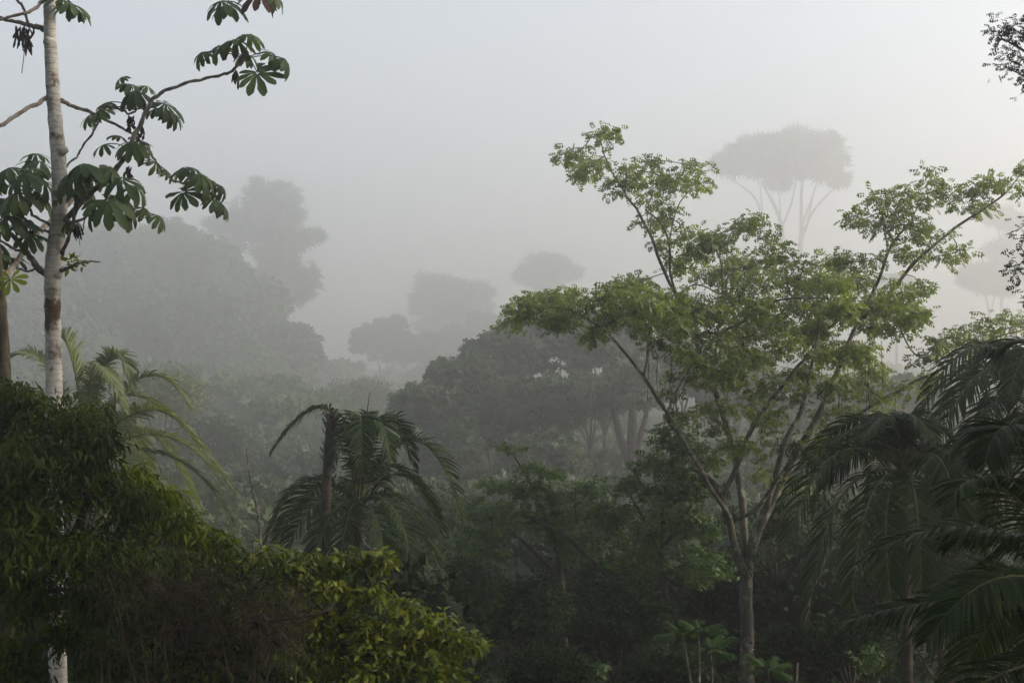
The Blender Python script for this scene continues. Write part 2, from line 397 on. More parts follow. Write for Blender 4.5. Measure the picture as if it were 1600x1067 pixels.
def bez3(a, m, b, n):
    c = 2*m-(a+b)/2; t = np.linspace(0, 1, n)[:, None]
    return (1-t)**2*a+2*t*(1-t)*c+t*t*b
def frond(t, pts3, L, n=46, droop=.5, width=.028, rr=.016, lm='palm_dark', start=.12, spread=1.0, tint=.5, lift=.15, name='frond', jag=.12):
    a, m, b = pts3; path = bez3(a, m, b, 22)
    T = norm(np.gradient(path, axis=0))
    us = np.linspace(start, .995, n); idx = us*21; i0 = np.clip(idx.astype(int), 0, 20); f = (idx-i0)[:, None]
    bp = path[i0]*(1-f)+path[i0+1]*f; bt = norm(T[i0]*(1-f)+T[i0+1]*f)
    upv = np.array((0, 0, 1.)); side = norm(np.cross(bt, upv)+1e-4)
    # blade roll varies from frond to frond
    nn = np.cross(side, bt); roll = R(-.35, .35)
    side, nn = side*math.cos(roll)+nn*math.sin(roll), nn*math.cos(roll)-side*math.sin(roll)
    mb = MB(); S = 6
    for sg in (-1, 1):
        ln = L*(np.sin(np.pi*np.clip(us*.92+.06, 0, 1))**.55)*R(.85, 1.12, n)
        fw = .35+.75*us+R(-jag, jag, n)
        dr = norm(side*sg*spread+bt*fw[:, None]+nn*(lift+R(-.2, .2, n))[:, None])
        g = (droop*R(.7, 1.3, n))[:, None]
        base = bp
        wv = norm(bt-dr*np.sum(bt*dr, 1)[:, None]+rng.normal(size=(n, 3))*.25)
        rows = []
        for k in range(S+1):
            q = k/S; p = base+dr*ln[:, None]*q*(1-.25*g*q)-upv*ln[:, None]*g*q*q
            ww = width*(.35+.65*math.sin(math.pi*min(1, q*.8+.15)))*(1 if k < S else .08)
            rows.append(p-wv*ww*.5); rows.append(p+wv*ww*.5)
        V = np.stack(rows, 1).reshape(-1, 3); K = 2*(S+1)
        q0 = np.array([(2*k, 2*k+1, 2*k+3, 2*k+2) for k in range(S)])
        Q = (q0[None]+(np.arange(n)*K)[:, None, None]).reshape(-1, 4)
        mb.add(V, Q, None, np.repeat(np.clip(tint+R(-.3, .3, n), 0, 1), K))
    o = mb.build(name, M[lm], t)
    r = MB(); r.tube(path, np.linspace(rr*1.5, rr*.25, 22), 6)
    st = r.build('stalk', M['stalk'], None)
    st.parent = o
    # keep the stalk in the frond's own space
    org = np.array(t['_o']); me = st.data; co = np.zeros(len(me.vertices)*3, np.float32)
    me.vertices.foreach_get('co', co); co = co.reshape(-1, 3)-org; me.vertices.foreach_set('co', co.ravel().astype(np.float32))
    return o
def palm(label, group, d, crown, fronds, L, trunk_px_r=8, lean=(0, 0), extra=8, flen=None, lm='palm_dark', droop=.5, width=.028,
         n=46, name='palm_tree', rr=.016, tint=.5, bark='palm_bark', jag=.12, lift=.15, spear=True, cat='palm'):
    s = d/F; c = P(*crown, d); bx, by = c[0]+lean[0], c[1]+lean[1]
    base = np.array((bx, by, float(gz(bx, by)))); t = thing(name, label, cat, base, group)
    tp = smooth_path(np.array([(*(base-(0, 0, .3)), trunk_px_r*s*1.3), (*(base*.5+c*.5+np.array((lean[0]*-.15, 0, 0))), trunk_px_r*s), (*(c-np.array((0, 0, .1))), trunk_px_r*s*.9)]), 10)
    mb = MB(); mb.tube(tp[:, :3], tp[:, 3], 12); mb.build('trunk', M[bark], t)
    mb = MB()      # leaf bases round the heart of the crown
    for i in range(14):
        a = i*2.4; q = c+np.array((math.cos(a), math.sin(a), 0))*trunk_px_r*s*.7
        mb.tube(np.array([q-(0, 0, .35), q, q+np.array((math.cos(a)*.12, math.sin(a)*.12, .3))]), [.045, .04, .012], 5)
    mb.build('crownshaft', M['stalk'], t)
    for f in fronds:
        (x1, y1), (x2, y2), dm, (x3, y3), dt = f[:5]; k = f[5] if len(f) > 5 else {}
        a = P(x1, y1, d)
        kw = dict(n=n, droop=droop, width=width, rr=rr, lm=lm, tint=tint, jag=jag, lift=lift); kw.update(k)
        frond(t, (a, P(x2, y2, d+dm), P(x3, y3, d+dt)), L, **kw)
    fl = flen or 2.4
    for i in range(3):          # dead fronds hanging against the stem
        a = R(0, 6.28); hd = np.array((math.cos(a), math.sin(a), 0))
        dfr = frond(t, (c-(0, 0, .2), c+hd*.35-np.array((0, 0, .35)), c+hd*.42-np.array((0, 0, fl*R(.55, .75)))), L*.6, n=34, droop=.7, width=width*.6, rr=rr*.8, lm='dead_frond', tint=R(.2, .8), jag=.4, lift=0, name='dead_frond')
        dfr['label'] = 'brown dead frond hanging against the stem'
    for i in range(extra):      # the far side of the crown
        a = math.radians(20+140*(i+.5)/extra)+R(-.15, .15); el = R(.2, 1.0)
        hd = np.array((math.cos(a), math.sin(a), 0))
        m = c+hd*fl*.45*math.cos(el)+np.array((0, 0, fl*.42*math.sin(el))); e = c+hd*fl*.85+np.array((0, 0, fl*(.25*math.sin(el)-.45)))
        frond(t, (c, m, e), L, n=n, droop=droop, width=width, rr=rr, lm=lm, tint=tint, jag=jag, lift=lift)
    return t

# ---------------------------------------------------------------- ground
def ground():
    xs = np.concatenate((np.linspace(-500, -60, 36), np.linspace(-56, 56, 90), np.linspace(60, 500, 36)))
    ys = np.concatenate((np.linspace(-40, -8, 8), np.linspace(-6, 120, 100), np.linspace(125, 950, 80)))
    X, Y = np.meshgrid(xs, ys); Z = gz(X, Y)+rng.normal(size=X.shape)*.03
    V = np.stack((X, Y, Z), -1).reshape(-1, 3); nx = len(xs); ny = len(ys)
    i, j = np.meshgrid(np.arange(nx-1), np.arange(ny-1)); a = (j*nx+i).ravel()
    m, n, l, p = mat('forest floor')
    tc = n.new('ShaderNodeTexCoord'); no = n.new('ShaderNodeTexNoise'); no.inputs['Scale'].default_value = 1.3
    no.inputs['Detail'].default_value = 8; l.new(tc.outputs['Object'], no.inputs['Vector'])
    cr = n.new('ShaderNodeValToRGB'); cr.color_ramp.elements[0].position = .38; cr.color_ramp.elements[1].position = .66
    cr.color_ramp.elements[0].color = (.018, .016, .01, 1); cr.color_ramp.elements[1].color = (.035, .05, .016, 1)
    l.new(no.outputs['Fac'], cr.inputs[0]); l.new(cr.outputs[0], p.inputs['Base Color']); p.inputs['Roughness'].default_value = .95
    mb = MB(); mb.add(V, np.stack((a, a+1, a+nx+1, a+nx), 1)); o = mb.build('ground', m); o['kind'] = 'structure'
ground()

# ---------------------------------------------------------------- cecropia in the left foreground
def cecropia():
    d = 13.0; s = d/F
    b = P(90, 1067, d); base = (b[0], b[1], float(gz(b[0], b[1])))
    t = thing('cecropia_tree', 'tall pale ringed trunk with big hand-shaped leaves at the left, against the fog', 'tree', base)
    tr = [(92, 1150, 0, 15), (90, 1030, 0, 14), (86, 900, 0, 13.5), (86, 760, 0, 13), (85, 635, 0, 13), (84, 560, 0, 12.6), (82, 480, 0, 12.3), (83, 425, 0, 13.5),
          (88, 375, 0, 13), (93, 330, 0, 12), (93, 285, 0, 12), (90, 230, 0, 11.5), (84, 160, 0, 10.8), (80, 90, 0, 10), (78, 40, 0, 9.6), (78, -40, 0, 9), (80, -160, .1, 8), (76, -330, .2, 6), (78, -480, .2, 3)]
    tp = np.array([(*P(a, c, d+e), r*s) for a, c, e, r in tr]); tp = np.vstack(((base[0]-.02, base[1], base[2]-.3, 18*s), tp))
    sm = smooth_path(tp, 8); sm[:, 3] *= 1+.035*np.sin(np.arange(len(sm))*1.7)+.02*rng.normal(size=len(sm))
    mb = MB(); mb.tube(sm[:, :3], sm[:, 3], 18)
    for (kx, ky, sd_) in ((102, 232, 1), (72, 62, -1), (92, 425, .6), (75, 430, -1)):      # knots where branches left
        c = P(kx, ky, d-.03); mb.tube(np.array([c-(sd_*.05, 0, .04), c, c+np.array((sd_*.012, -.01, .012))]), [.05, .045, .012], 8)
    mb.build('trunk', M['cec_bark'], t)
    br = [  # points px,py,dd,r ; material
     ([(100, 345, 0, 5), (128, 315, -.2, 4.5), (160, 288, -.3, 4.2), (190, 252, -.3, 4), (214, 208, -.3, 3.6), (231, 168, -.3, 3.2), (248, 148, -.3, 2.8), (290, 131, -.3, 2.4), (330, 123, -.3, 2.2), (362, 109, -.3, 2.2), (384, 93, -.3, 2)], 'cec_twig'),
     ([(92, 157, 0, 4), (120, 168, .1, 3), (152, 180, .1, 3), (172, 190, .1, 2.3), (203, 209, .15, 2), (228, 228, .1, 2), (246, 258, .1, 1.9), (272, 284, .1, 1.8), (300, 287, .1, 1.6)], 'cec_twig'),
     ([(156, 180, .1, 2.4), (168, 167, .1, 2), (186, 170, .1, 1.9), (200, 178, .1, 1.8), (212, 172, .1, 1.6)], 'cec_twig'),
     ([(157, 183, .1, 2), (140, 215, .2, 1.8), (120, 244, .3, 1.7), (98, 265, .2, 1.8)], 'cec_twig'),
     ([(75, 153, 0, 4), (52, 166, -.1, 3.3), (22, 182, -.2, 3.2), (-5, 198, -.3, 3.2), (-60, 215, -.4, 2.6)], 'cec_pale'),
     ([(68, 46, 0, 5), (45, 41, 0, 3.6), (25, 34, .1, 3), (0, 28, .1, 2.6), (-40, 10, .1, 2)], 'cec_twig'),
     ([(68, 2, 0, 3), (45, 20, -.1, 2.5), (20, 26, -.1, 2.4), (-30, 36, -.1, 2.2)], 'cec_pale'),
     ([(44, 36, 0, 2.2), (36, 14, 0, 2.2), (24, -5, 0, 2.2), (15, -40, 0, 1.8)], 'cec_twig'),
     ([(72, 428, 0, 6), (55, 412, -.1, 5), (38, 388, -.2, 4), (18, 368, -.25, 3.6), (-8, 352, -.3, 3.4), (-50, 330, -.4, 2.6)], 'cec_twig'),
     ([(60, 418, 0, 2), (40, 424, 0, 1.7), (15, 413, 0, 1.5)], 'cec_twig'),
     ([(42, 392, -.2, 2.2), (22, 388, -.3, 2), (-6, 372, -.3, 2)], 'cec_twig'),
     ([(92, 424, 0, 4), (112, 416, -.2, 2.2), (135, 411, -.3, 1.5), (156, 409, -.35, .9)], 'cec_twig'),
     ([(97, 400, 0, 3.4), (113, 355, -.25, 2.8), (122, 320, -.3, 2.4), (126, 285, -.3, 2.2)], 'cec_twig'),
     ([(104, 350, -.1, 2.4), (130, 342, -.2, 2.2), (160, 329, -.3, 1.8)], 'cec_twig'),
     ([(80, 352, 0, 2.4), (66, 345, -.1, 2.2), (48, 330, -.2, 2.2), (40, 305, -.2, 1.9)], 'cec_twig'),
     ([(80, 364, 0, 2.4), (62, 358, .1, 2.2), (45, 345, .1, 2.2), (28, 338, .1, 1.8)], 'cec_twig')]
    for pl, mk in br:
        q = smooth_path(np.array([(*P(a, c, d+e), r*s) for a, c, e, r in pl]), 7); q = wob(q, np.array((.01, .01, .01, 0)))
        q[:, 3] *= 1+.12*np.sin(np.arange(len(q))*2.1)
        mb = MB(); mb.tube(q[:, :3], q[:, 3], 8); mb.build('branch', M[mk], t)
    # leaves: (x, y, dd, size m, droop, tilt toward x, origin of petiole or None)
    def LV(x, y, dd, sz, dr, o, mk='cec_leaf', tilt=(0, 0)):
        return (x, y, dd, sz, dr, o, mk, tilt)
    T1 = (384, 93, -.3); T2 = (300, 287, .1); T3 = (212, 172, .1); T4 = (126, 285, -.3); T5 = (160, 329, -.3); T6 = (40, 305, -.2); T7 = (28, 338, .1); T8=(0, 352, -.3)
    lv = [LV(368, 62, -.4, .24, 1.0, T1), LV(340, 72, .0, .2, .9, T1, tilt=(-.4, 0)), LV(388, 55, -.1, .2, 1.0, T1, tilt=(.2, .3)), LV(315, 82, -.2, .15, 1.2, T1, tilt=(-.6, .2)),
          LV(428, 84, -.4, .17, .9, T1, tilt=(.7, 0)), LV(445, 92, -.5, .17, 1.2, T1, tilt=(.8, .2)), LV(402, 114, -.55, .24, .35, T1, tilt=(.1, -1.1)), LV(385, 84, 0, .17, 1.3, T1),
          LV(355, 8, -.3, .22, 1.0, (370, -30, 0)), LV(346, 2, -.5, .2, .8, (370, -30, 0), tilt=(-.3, -.6)), LV(403, -6, -.4, .22, .9, (370, -30, 0), 'cec_dead'), LV(425, -10, -.3, .2, .9, (370, -30, 0), tilt=(.5, 0)),
          LV(110, 6, -.3, .23, 1.0, (84, -10, 0)), LV(98, 0, -.1, .2, .8, (84, -10, 0)), LV(122, 16, -.2, .13, 1.1, (84, -10, 0), tilt=(.4, 0)),
          LV(205, 132, .1, .19, .8, T3), LV(210, 142, -.1, .24, 1.15, T3), LV(188, 122, .2, .13, .9, T3, tilt=(-.5, 0)), LV(230, 135, .2, .14, .8, T3, tilt=(.4, 0)), LV(258, 162, -.2, .2, .7, T3, tilt=(.4, -.4)), LV(270, 176, -.1, .17, 1.0, T3, tilt=(.5, -.2)), LV(243, 170, 0, .17, .9, T3),
          LV(155, 172, -.2, .18, .9, T3, tilt=(-.4, -.2)), LV(168, 160, .2, .14, .9, T3), LV(140, 180, -.1, .14, 1.0, T3, tilt=(-.6, 0)),
          LV(207, 222, -.3, .21, .9, (200, 218, -.3), tilt=(0, -.5)), LV(222, 228, -.1, .17, 1.1, (200, 218, -.3), tilt=(.4, -.2)), LV(162, 226, 0, .14, .9, (205, 235, 0), tilt=(-.4, 0)), LV(184, 212, .1, .12, .8, (205, 235, 0)),
          LV(243, 255, 0, .13, 1.0, (215, 250, 0), tilt=(.6, 0)), LV(262, 268, .1, .12, 1.0, (215, 250, 0), tilt=(.7, 0)),
          LV(300, 262, -.1, .21, .9, T2), LV(314, 272, -.3, .22, 1.1, T2, tilt=(.2, -.3)), LV(285, 262, .2, .16, 1.1, T2, tilt=(-.4, 0)), LV(286, 300, -.3, .21, .5, T2, tilt=(-.2, -1.1)), LV(335, 284, -.1, .19, 1.15, T2, tilt=(.6, 0)), LV(348, 292, -.1, .14, 1.2, T2, tilt=(.8, 0)), LV(335, 312, -.3, .16, 1.0, T2, tilt=(.5, -.3)), LV(350, 322, -.3, .15, 1.2, T2, tilt=(.7, 0)), LV(325, 300, .1, .13, .9, T2),
          LV(128, 256, -.5, .27, .95, T4, tilt=(0, -.3)), LV(112, 270, -.4, .25, 1.2, T4, tilt=(-.2, -.2)), LV(150, 262, -.3, .22, 1.0, T4, tilt=(.3, 0)), LV(175, 262, -.4, .2, 1.0, T4, tilt=(.4, -.2)), LV(190, 280, -.5, .22, .9, T4, tilt=(.3, -.5)), LV(213, 292, -.4, .2, 1.1, T4, tilt=(.6, -.2)), LV(132, 290, -.1, .22, 1.2, T4),
          LV(168, 312, -.6, .27, .8, T5, tilt=(0, -.6)), LV(150, 322, -.4, .22, 1.0, T5, tilt=(-.4, -.3)), LV(195, 322, -.5, .23, 1.0, T5, tilt=(.3, -.4)), LV(182, 305, -.2, .2, 1.0, T5), LV(228, 326, -.4, .15, 1.0, T5, tilt=(.5, 0)), LV(250, 338, -.4, .15, 1.1, T5, tilt=(.7, 0)), LV(110, 345, 0, .16, 1.3, (97, 360, 0), 'cec_leaf'),
          LV(15, 262, -.2, .24, .9, T6), LV(38, 272, -.4, .26, 1.0, T6, tilt=(.1, -.3)), LV(62, 252, .15, .22, .9, T6, tilt=(.3, 0)), LV(48, 262, -.1, .24, 1.1, T6), LV(2, 275, -.1, .24, 1.1, T6, tilt=(-.3, 0)), LV(70, 285, .2, .24, 1.0, T6, tilt=(.3, -.3)), LV(28, 300, -.4, .26, 1.2, T6, tilt=(-.1, -.3)), LV(58, 302, .2, .24, 1.15, T6), LV(10, 312, -.1, .26, 1.0, T6, tilt=(-.3, -.3)),
          LV(8, 338, -.4, .26, .9, T8, tilt=(-.2, -.4)), LV(34, 345, -.3, .2, .9, T7, tilt=(0, -.3)), LV(-8, 310, 0, .26, 1.0, T8), LV(-15, 375, -.2, .24, 1.0, T8), LV(45, 366, -.2, .2, .85, T7, tilt=(.1, -.3)), LV(18, 403, -.2, .17, .8, (-8, 400, -.3), tilt=(0, -.2)), LV(-20, 340, -.5, .26, 1.0, T8), LV(-5, 395, -.5, .2, 1.0, T8),
          LV(56, 240, .2, .17, .8, T6), LV(-30, 280, 0, .28, 1.0, T6), LV(-45, 320, .1, .28, 1.0, T8), LV(-70, 200, -.4, .26, 1.0, (-60, 215, -.4)), LV(-50, 215, -.2, .24, 1.1, (-60, 215, -.4)),
          LV(-60, 20, 0, .26, 1.0, (-40, 10, .1)), LV(-40, 0, .2, .24, 1.1, (-40, 10, .1))]
    # unseen crown above the frame, so the tree is whole from elsewhere
    for i in range(26):
        a = i*2.4; rr = R(20, 170); lv.append(LV(78+math.cos(a)*rr, -260-R(0, 240)+rr*.4, math.sin(a)*rr*s, .28, 1.0, (78, -300+0*rr, .1)))
    for (x, y, dd, sz, dr, o, mk, tl) in lv:
        p = P(x, y, d+dd); n = norm(np.array((tl[0]*1.0+R(-.25, .25), tl[1]*1.0+R(-.35, .1), 1.0)))
        tip = np.array((p[0]-P(o[0], o[1], d)[0]+R(-.1, .1), R(-.5, .1), -.05)); tip = tip-n*np.dot(tip, n)
        mb = MB(); sz = sz*1.04
        mb.inst(cec_leaf(dr, int(rng.integers(8, 11))), p[None], tip[None], n[None], sz, np.array([np.clip(.45+R(-.45, .45), 0, 1)]))
        lf = mb.build('leaf', M[mk], t)
        if mk == 'cec_dead': lf['label'] = 'brown withering lobed leaf'
        q0 = P(o[0], o[1], d+o[2]); mid = (q0+p)/2+np.array((0, 0, .03))
        st = MB(); st.tube(bez3(q0, mid, p-n*.002, 7), [.005]*6+[.004], 5)
        so = st.build('petiole', M['petiole'], t); so.parent = lf
    # hanging dead leaves and catkins
    def rag(x, y, n, L, mk='cec_dead', sp=10):
        mb = MB()
        for i in range(n):
            p = P(x+R(-sp, sp), y+R(-3, 6), d+R(-.1, .1)); L2 = L*R(.5, 1.2)
            q = np.array([p, p-(R(-.03, .03), 0, L2*.5), p-(R(-.04, .04), 0, L2)]); mb.tube(smooth_path(q, 3), [.003]+[.006+R(0, .008) for _ in range(5)]+[.003], 4)
        mb.build('dead_leaf', M['nest'], t)
    rag(38, 42, 12, .22, sp=14); rag(42, 56, 8, .16, sp=5); rag(205, 182, 8, .14, sp=5); rag(218, 200, 6, .12, sp=5); rag(120, 352, 9, .13, sp=5); rag(370, 112, 6, .16, sp=5); rag(202, 262, 5, .13, sp=5); rag(48, 348, 5, .13, sp=4)
    mb = MB(); mb.tube(np.array([P(39, 66, d), P(37, 92, d), P(34, 115, d)]), .004, 5); mb.build('dead_stalk', M['petiole'], t); mb = MB(); mb.tube(np.array([P(120, 350, d-.2), P(123, 368, d-.2), P(125, 383, d-.2)]), .0035, 5)
    mb.build('dead_stalk', M['petiole'], t)
    mb = MB(); c = np.array([P(395, 82, d-.3), P(386, 90, d-.28), P(112, 408, d-.15), P(120, 409, d-.2), P(108, 412, d-.15), P(126, 411, d-.2)])
    cluster(mb, c[2:], 12, .055, L_ell, .07, 1, .0, .9, .1, .3); mb.build('young_shoot', M['lime_leaf'], t)
cecropia()

def cecropia_two():
    d = 12.2; s = d/F
    b = P(12, 1000, d); base = (b[0]-.1, b[1], float(gz(b[0], b[1])))
    t = thing('cecropia_tree', 'dark mossy trunk half cut off by the left edge with one yellowing leaf', 'tree', base)
    tp = np.array([(*(base[0], base[1], base[2]-.3), 12*s)]+[(*P(x, y, d), r*s) for x, y, r in ((14, 900, 12), (10, 720, 11), (8, 590, 9.5), (3, 500, 9), (-1, 440, 8), (-14, 330, 8), (-35, 150, 7), (-60, -60, 6))])
    sm = smooth_path(tp, 7); sm[:, 3] *= 1+.04*rng.normal(size=len(sm))
    mb = MB(); mb.tube(sm[:, :3], sm[:, 3], 14); mb.build('trunk', M['moss_bark'], t)
    q = smooth_path(np.array([(*P(x, y, d+e), r*s) for x, y, e, r in ((1, 438, 0, 5), (26, 410, .4, 4.6), (48, 374, .8, 4.4), (80, 345, 1.3, 4.2), (108, 318, 1.5, 4), (122, 300, 1.6, 3.4), (140, 282, 1.7, 2))]), 6)
    mb = MB(); mb.tube(q[:, :3], q[:, 3], 9); mb.build('branch', M['cec_pale'], t)
    for (x, y, sz, dr, mk, tint, o) in ((17, 436, .16, .4, 'lime_leaf', .9, (2, 455)), (-60, -80, .28, .9, 'cec_leaf', .4, (-60, -60)), (-30, -90, .28, .9, 'cec_leaf', .5, (-60, -60)), (-95, -70, .28, 1, 'cec_leaf', .5, (-60, -60)), (-60, -110, .28, 1, 'cec_leaf', .5, (-60, -60)),
                                      (145, 278, .2, 1.1, 'cec_leaf', .4, (140, 282)), (130, 300, .2, 1.1, 'cec_leaf', .4, (140, 282))):
        dd = 1.6 if o[0] > 100 else -.1
        p = P(x, y, d+dd); n = norm(np.array((R(-.3, .3), -1.2 if tint == .9 else -.3, .5 if tint == .9 else 1.)))
        tip = np.array((.2, 0, -1.)); tip = tip-n*np.dot(tip, n)
        mb = MB(); mb.inst(cec_leaf(dr, 8), p[None], tip[None], n[None], sz, np.array([tint])); lf = mb.build('leaf', M[mk], t)
        if tint == .9: lf['label'] = 'yellowing lobed leaf'
        st = MB(); st.tube(bez3(P(o[0], o[1], d+dd*.98), (P(*o, d+dd)+p)/2+(0, 0, .02), p, 6), .004, 5); so = st.build('petiole', M['petiole'], t); so.parent = lf
cecropia_two()

# ---------------------------------------------------------------- left foreground broadleaf trees
hand_tree('drooping_leaf_tree', 'dense dark green tree with long drooping leaves filling the lower left corner', 'tree', None, 11.0,
    [(40, 1150, 0, 9), (45, 1000, .1, 8), (55, 850, .2, 7), (60, 720, .2, 4)], [[(50, 930, .1, 5), (110, 840, 0, 4), (150, 740, 0, 2.5)], [(45, 980, .1, 5), (-30, 850, 0, 4), (-60, 720, 0, 2)]],
    [(28, 652, 48, 52, .2), (-30, 640, 60, 60, .3), (118, 668, 42, 46, .1), (150, 690, 28, 50, -.2), (60, 730, 80, 50, -.3), (150, 765, 55, 50, 0), (205, 800, 40, 40, 0), (-20, 760, 70, 60, 0), (40, 840, 80, 60, -.4), (130, 870, 60, 45, -.3), (-20, 920, 60, 60, 0), (60, 935, 55, 40, -.2), (150, 950, 50, 30, 0), (20, 1040, 50, 50, 0), (110, 1000, 40, 40, .3), (170, 1010, 50, 40, .2), (200, 890, 40, 30, 0), (75, 655, 30, 20, .0)],
    2.6, L_long, .088, 52, .18, M['long_leaf'], M['dark_bark'], .006, flat=.8, droop=.75, up=.5, tv=.35, tint=.45, shell=.3)
hand_tree('lime_leaf_tree', 'yellow-green tree crown with drooping leaves sloping down to the right below the coconut fronds', 'tree', None, 12.6,
    [(300, 1150, 0, 7), (290, 1000, 0, 6), (280, 900, 0, 4), (275, 830, 0, 3)], [[(285, 960, 0, 4), (330, 890, 0, 3), (360, 850, 0, 2)]],
    [(205, 745, 32, 26), (235, 785, 45, 38), (262, 775, 20, 16), (285, 815, 40, 34), (325, 838, 32, 28), (352, 862, 24, 34), (370, 905, 18, 40), (300, 880, 50, 30), (230, 840, 45, 30), (385, 960, 20, 30)],
    3.2, L_long, .11, 30, .15, M['lime_leaf'], M['dark_bark'], .005, flat=.8, droop=.7, up=.5, tv=.4, tint=.4, shell=.4)

# twiggy brown tangle
def tangle():
    d = 10.6; s = d/F; b = P(300, 1067, d)
    base = (b[0], b[1], float(gz(b[0], b[1])))
    t = thing('vine_thicket', 'leafless tangle of thin brown vines and twigs left of the glossy shrub', 'thicket', base)
    mb = MB(); c0 = np.array([(300, 960, 150, 90), (240, 930, 90, 50), (400, 1000, 80, 60), (320, 930, 90, 60), (250, 1010, 120, 60), (430, 960, 45, 50)])
    for i in range(1150):
        cx, cy, rx, ry = c0[i % 6]; a = R(0, 6.28); r = math.sqrt(R(0, 1))
        x, y = cx+math.cos(a)*r*rx, cy+math.sin(a)*r*ry
        p = P(x, y, d+R(-.5, .6)); L = R(.12, .5); dv = norm(rng.normal(size=3)*(1, .6, 1)+(0, 0, .1)); c = rng.normal(size=3)*.18*L
        q = bez3(p-dv*L/2, p+c, p+dv*L/2+np.array((0, 0, -.06)), 6); mb.tube(q, np.linspace(R(.0018, .0035), .001, 6), 3, R(0, 1), cap=False)
    for i in range(26):      # long arching stems
        x0 = R(150, 470); x1 = x0+R(-120, 120); e = R(-.4, .5)
        q = bez3(P(x0, 1090, d+e), P((x0+x1)/2+R(-30, 30), R(900, 980), d+e), P(x1, R(860, 950), d+e), 14); mb.tube(q, np.linspace(.007, .002, 14), 5)
    mb.build('vines', M['tangle'], t)['kind'] = 'stuff'
    for (x, y, sz) in ((408, 972, .055), (436, 996, .05)):
        c = P(x, y, d-.3); u = rand_dirs(500); mb = MB()
        n1, n2 = 14, 9; V = []
        for i in range(n2):
            th = math.pi*i/(n2-1)
            for j in range(n1):
                ph = 2*math.pi*j/n1; r = sz*R(.82, 1.12); V.append(c+np.array((math.sin(th)*math.cos(ph), math.sin(th)*math.sin(ph), math.cos(th)*1.1))*r)
        Q = [(i*n1+j, i*n1+(j+1) % n1, (i+1)*n1+(j+1) % n1, (i+1)*n1+j) for i in range(n2-1) for j in range(n1)]
        mb.add(V, Q); mb.build('nest_lump', M['nest'], t)
    mb = MB(); mb.tube(smooth_path(np.array([P(395, 980, d-.3), P(440, 968, d-.3), P(500, 958, d-.2), P(525, 940, d-.1)]), 5), .010, 7); mb.build('branch', M['nest'], t)
    # dark leaves inside
    cs = np.array([P(R(180, 460), R(900, 1080), d+R(.1, .8)) for _ in range(150)])
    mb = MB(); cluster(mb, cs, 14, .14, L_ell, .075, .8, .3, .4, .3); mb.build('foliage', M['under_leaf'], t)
    cs = np.array([P(R(170, 450), R(860, 1060), d+R(-.3, .5)) for _ in range(75)])
    mb = MB(); cluster(mb, cs, 11, .12, L_long, .085, .9, .6, .35, .4); mb.build('climbing_leaves', M['long_leaf'], t)
tangle()

hand_tree('glossy_leaf_shrub', 'yellow-green glossy elliptical-leaved shrub at the bottom in front of the drooping palm', 'shrub', None, 12.0,
    [(540, 1180, 0, 6), (540, 1080, 0, 5), (535, 1000, 0, 3.5), (530, 950, 0, 2)], [[(540, 1040, 0, 3.5), (610, 1010, 0, 2.5), (700, 1000, -.1, 1.5)], [(535, 980, 0, 3), (470, 920, 0, 2), (430, 880, 0, 1.3)], [(532, 960, 0, 2.6), (575, 905, 0, 2), (600, 880, 0, 1.2)]],
    [(432, 880, 38, 24), (480, 888, 38, 22), (535, 885, 36, 20), (588, 882, 34, 18), (450, 925, 42, 26), (520, 930, 46, 26), (575, 925, 30, 18), (500, 985, 60, 32), (570, 985, 40, 30), (640, 962, 32, 20), (680, 985, 36, 22), (630, 1010, 50, 28), (700, 1010, 40, 26), (735, 1010, 26, 18), (560, 1045, 70, 34), (680, 1055, 50, 26), (470, 1050, 50, 36), (410, 900, 18, 18)],
    3.6, L_ell, .085, 26, .13, M['shrub_leaf'], M['dark_bark'], .004, flat=.8, droop=.4, up=.6, tv=.5, tint=.42, shell=.35)

# fern and small bright plants
def lobed_plant(name, label, cat, group, d, spots, size, tmplf, mk, h=1.2, per=7):
    x, y = spots[0]; c = P(x, y, d); base = (c[0], c[1], float(gz(c[0], c[1])))
    t = thing(name, label, cat, base, group)
    for (x, y) in spots:
        c = P(x, y, d+R(-.2, .2)); b0 = np.array(base)
        st = MB(); st.tube(bez3(b0-(0, 0, .2), (b0+c)/2+np.array((R(-.1, .1), 0, 0)), c, 8), np.linspace(.04, .015, 8), 6); st.build('stem', M['mid_bark'], t)
        for i in range(per):
            a = i*2.4+R(-.3, .3); el = R(-.2, .7); dv = np.array((math.cos(a)*math.cos(el), math.sin(a)*math.cos(el), math.sin(el)))
            mb = MB(); mb.inst(tmplf(), (c+dv*size*.15)[None], dv[None], norm(np.array((R(-.3, .3), R(-.6, 0), 1.)))[None], size*R(.75, 1.15), np.array([R(.1, .9)])); mb.build('leaf', M[mk], t)
def pinnatifid():       # deeply lobed breadfruit-like blade
    ps = [rot_t(L_ell, 0, .1, (0, .55, 0), .5)]
    for i in range(5):
        y = .12+.13*i
        for sg in (-1, 1): ps.append(rot_t(L_ell, sg*(1.0-.12*i), .15+.1*R(0, 1), (0, y, 0), .42+.05*math.sin(i*1.5)))
    ps.append((np.array([(-.03, .05, 0), (.03, .05, 0), (.06, .5, 0), (-.06, .5, 0), (.04, .85, -.01), (-.04, .85, -.01)], float), np.array([(0, 1, 2, 3), (3, 2, 4, 5)]), np.zeros((0, 3), int)))
    return merge(ps)
lobed_plant('breadfruit_plant', 'large plant with deeply lobed glossy leaves left of the foot of the spreading tree', 'plant', None, 20.0, [(1092, 985), (1065, 990), (1110, 1015)], .36, pinnatifid, 'bread')
lobed_plant('breadfruit_plant', 'small bright plant with deeply lobed leaves just right of the spreading tree trunk foot', 'plant', None, 19.0, [(1200, 1045)], .34, pinnatifid, 'bread')

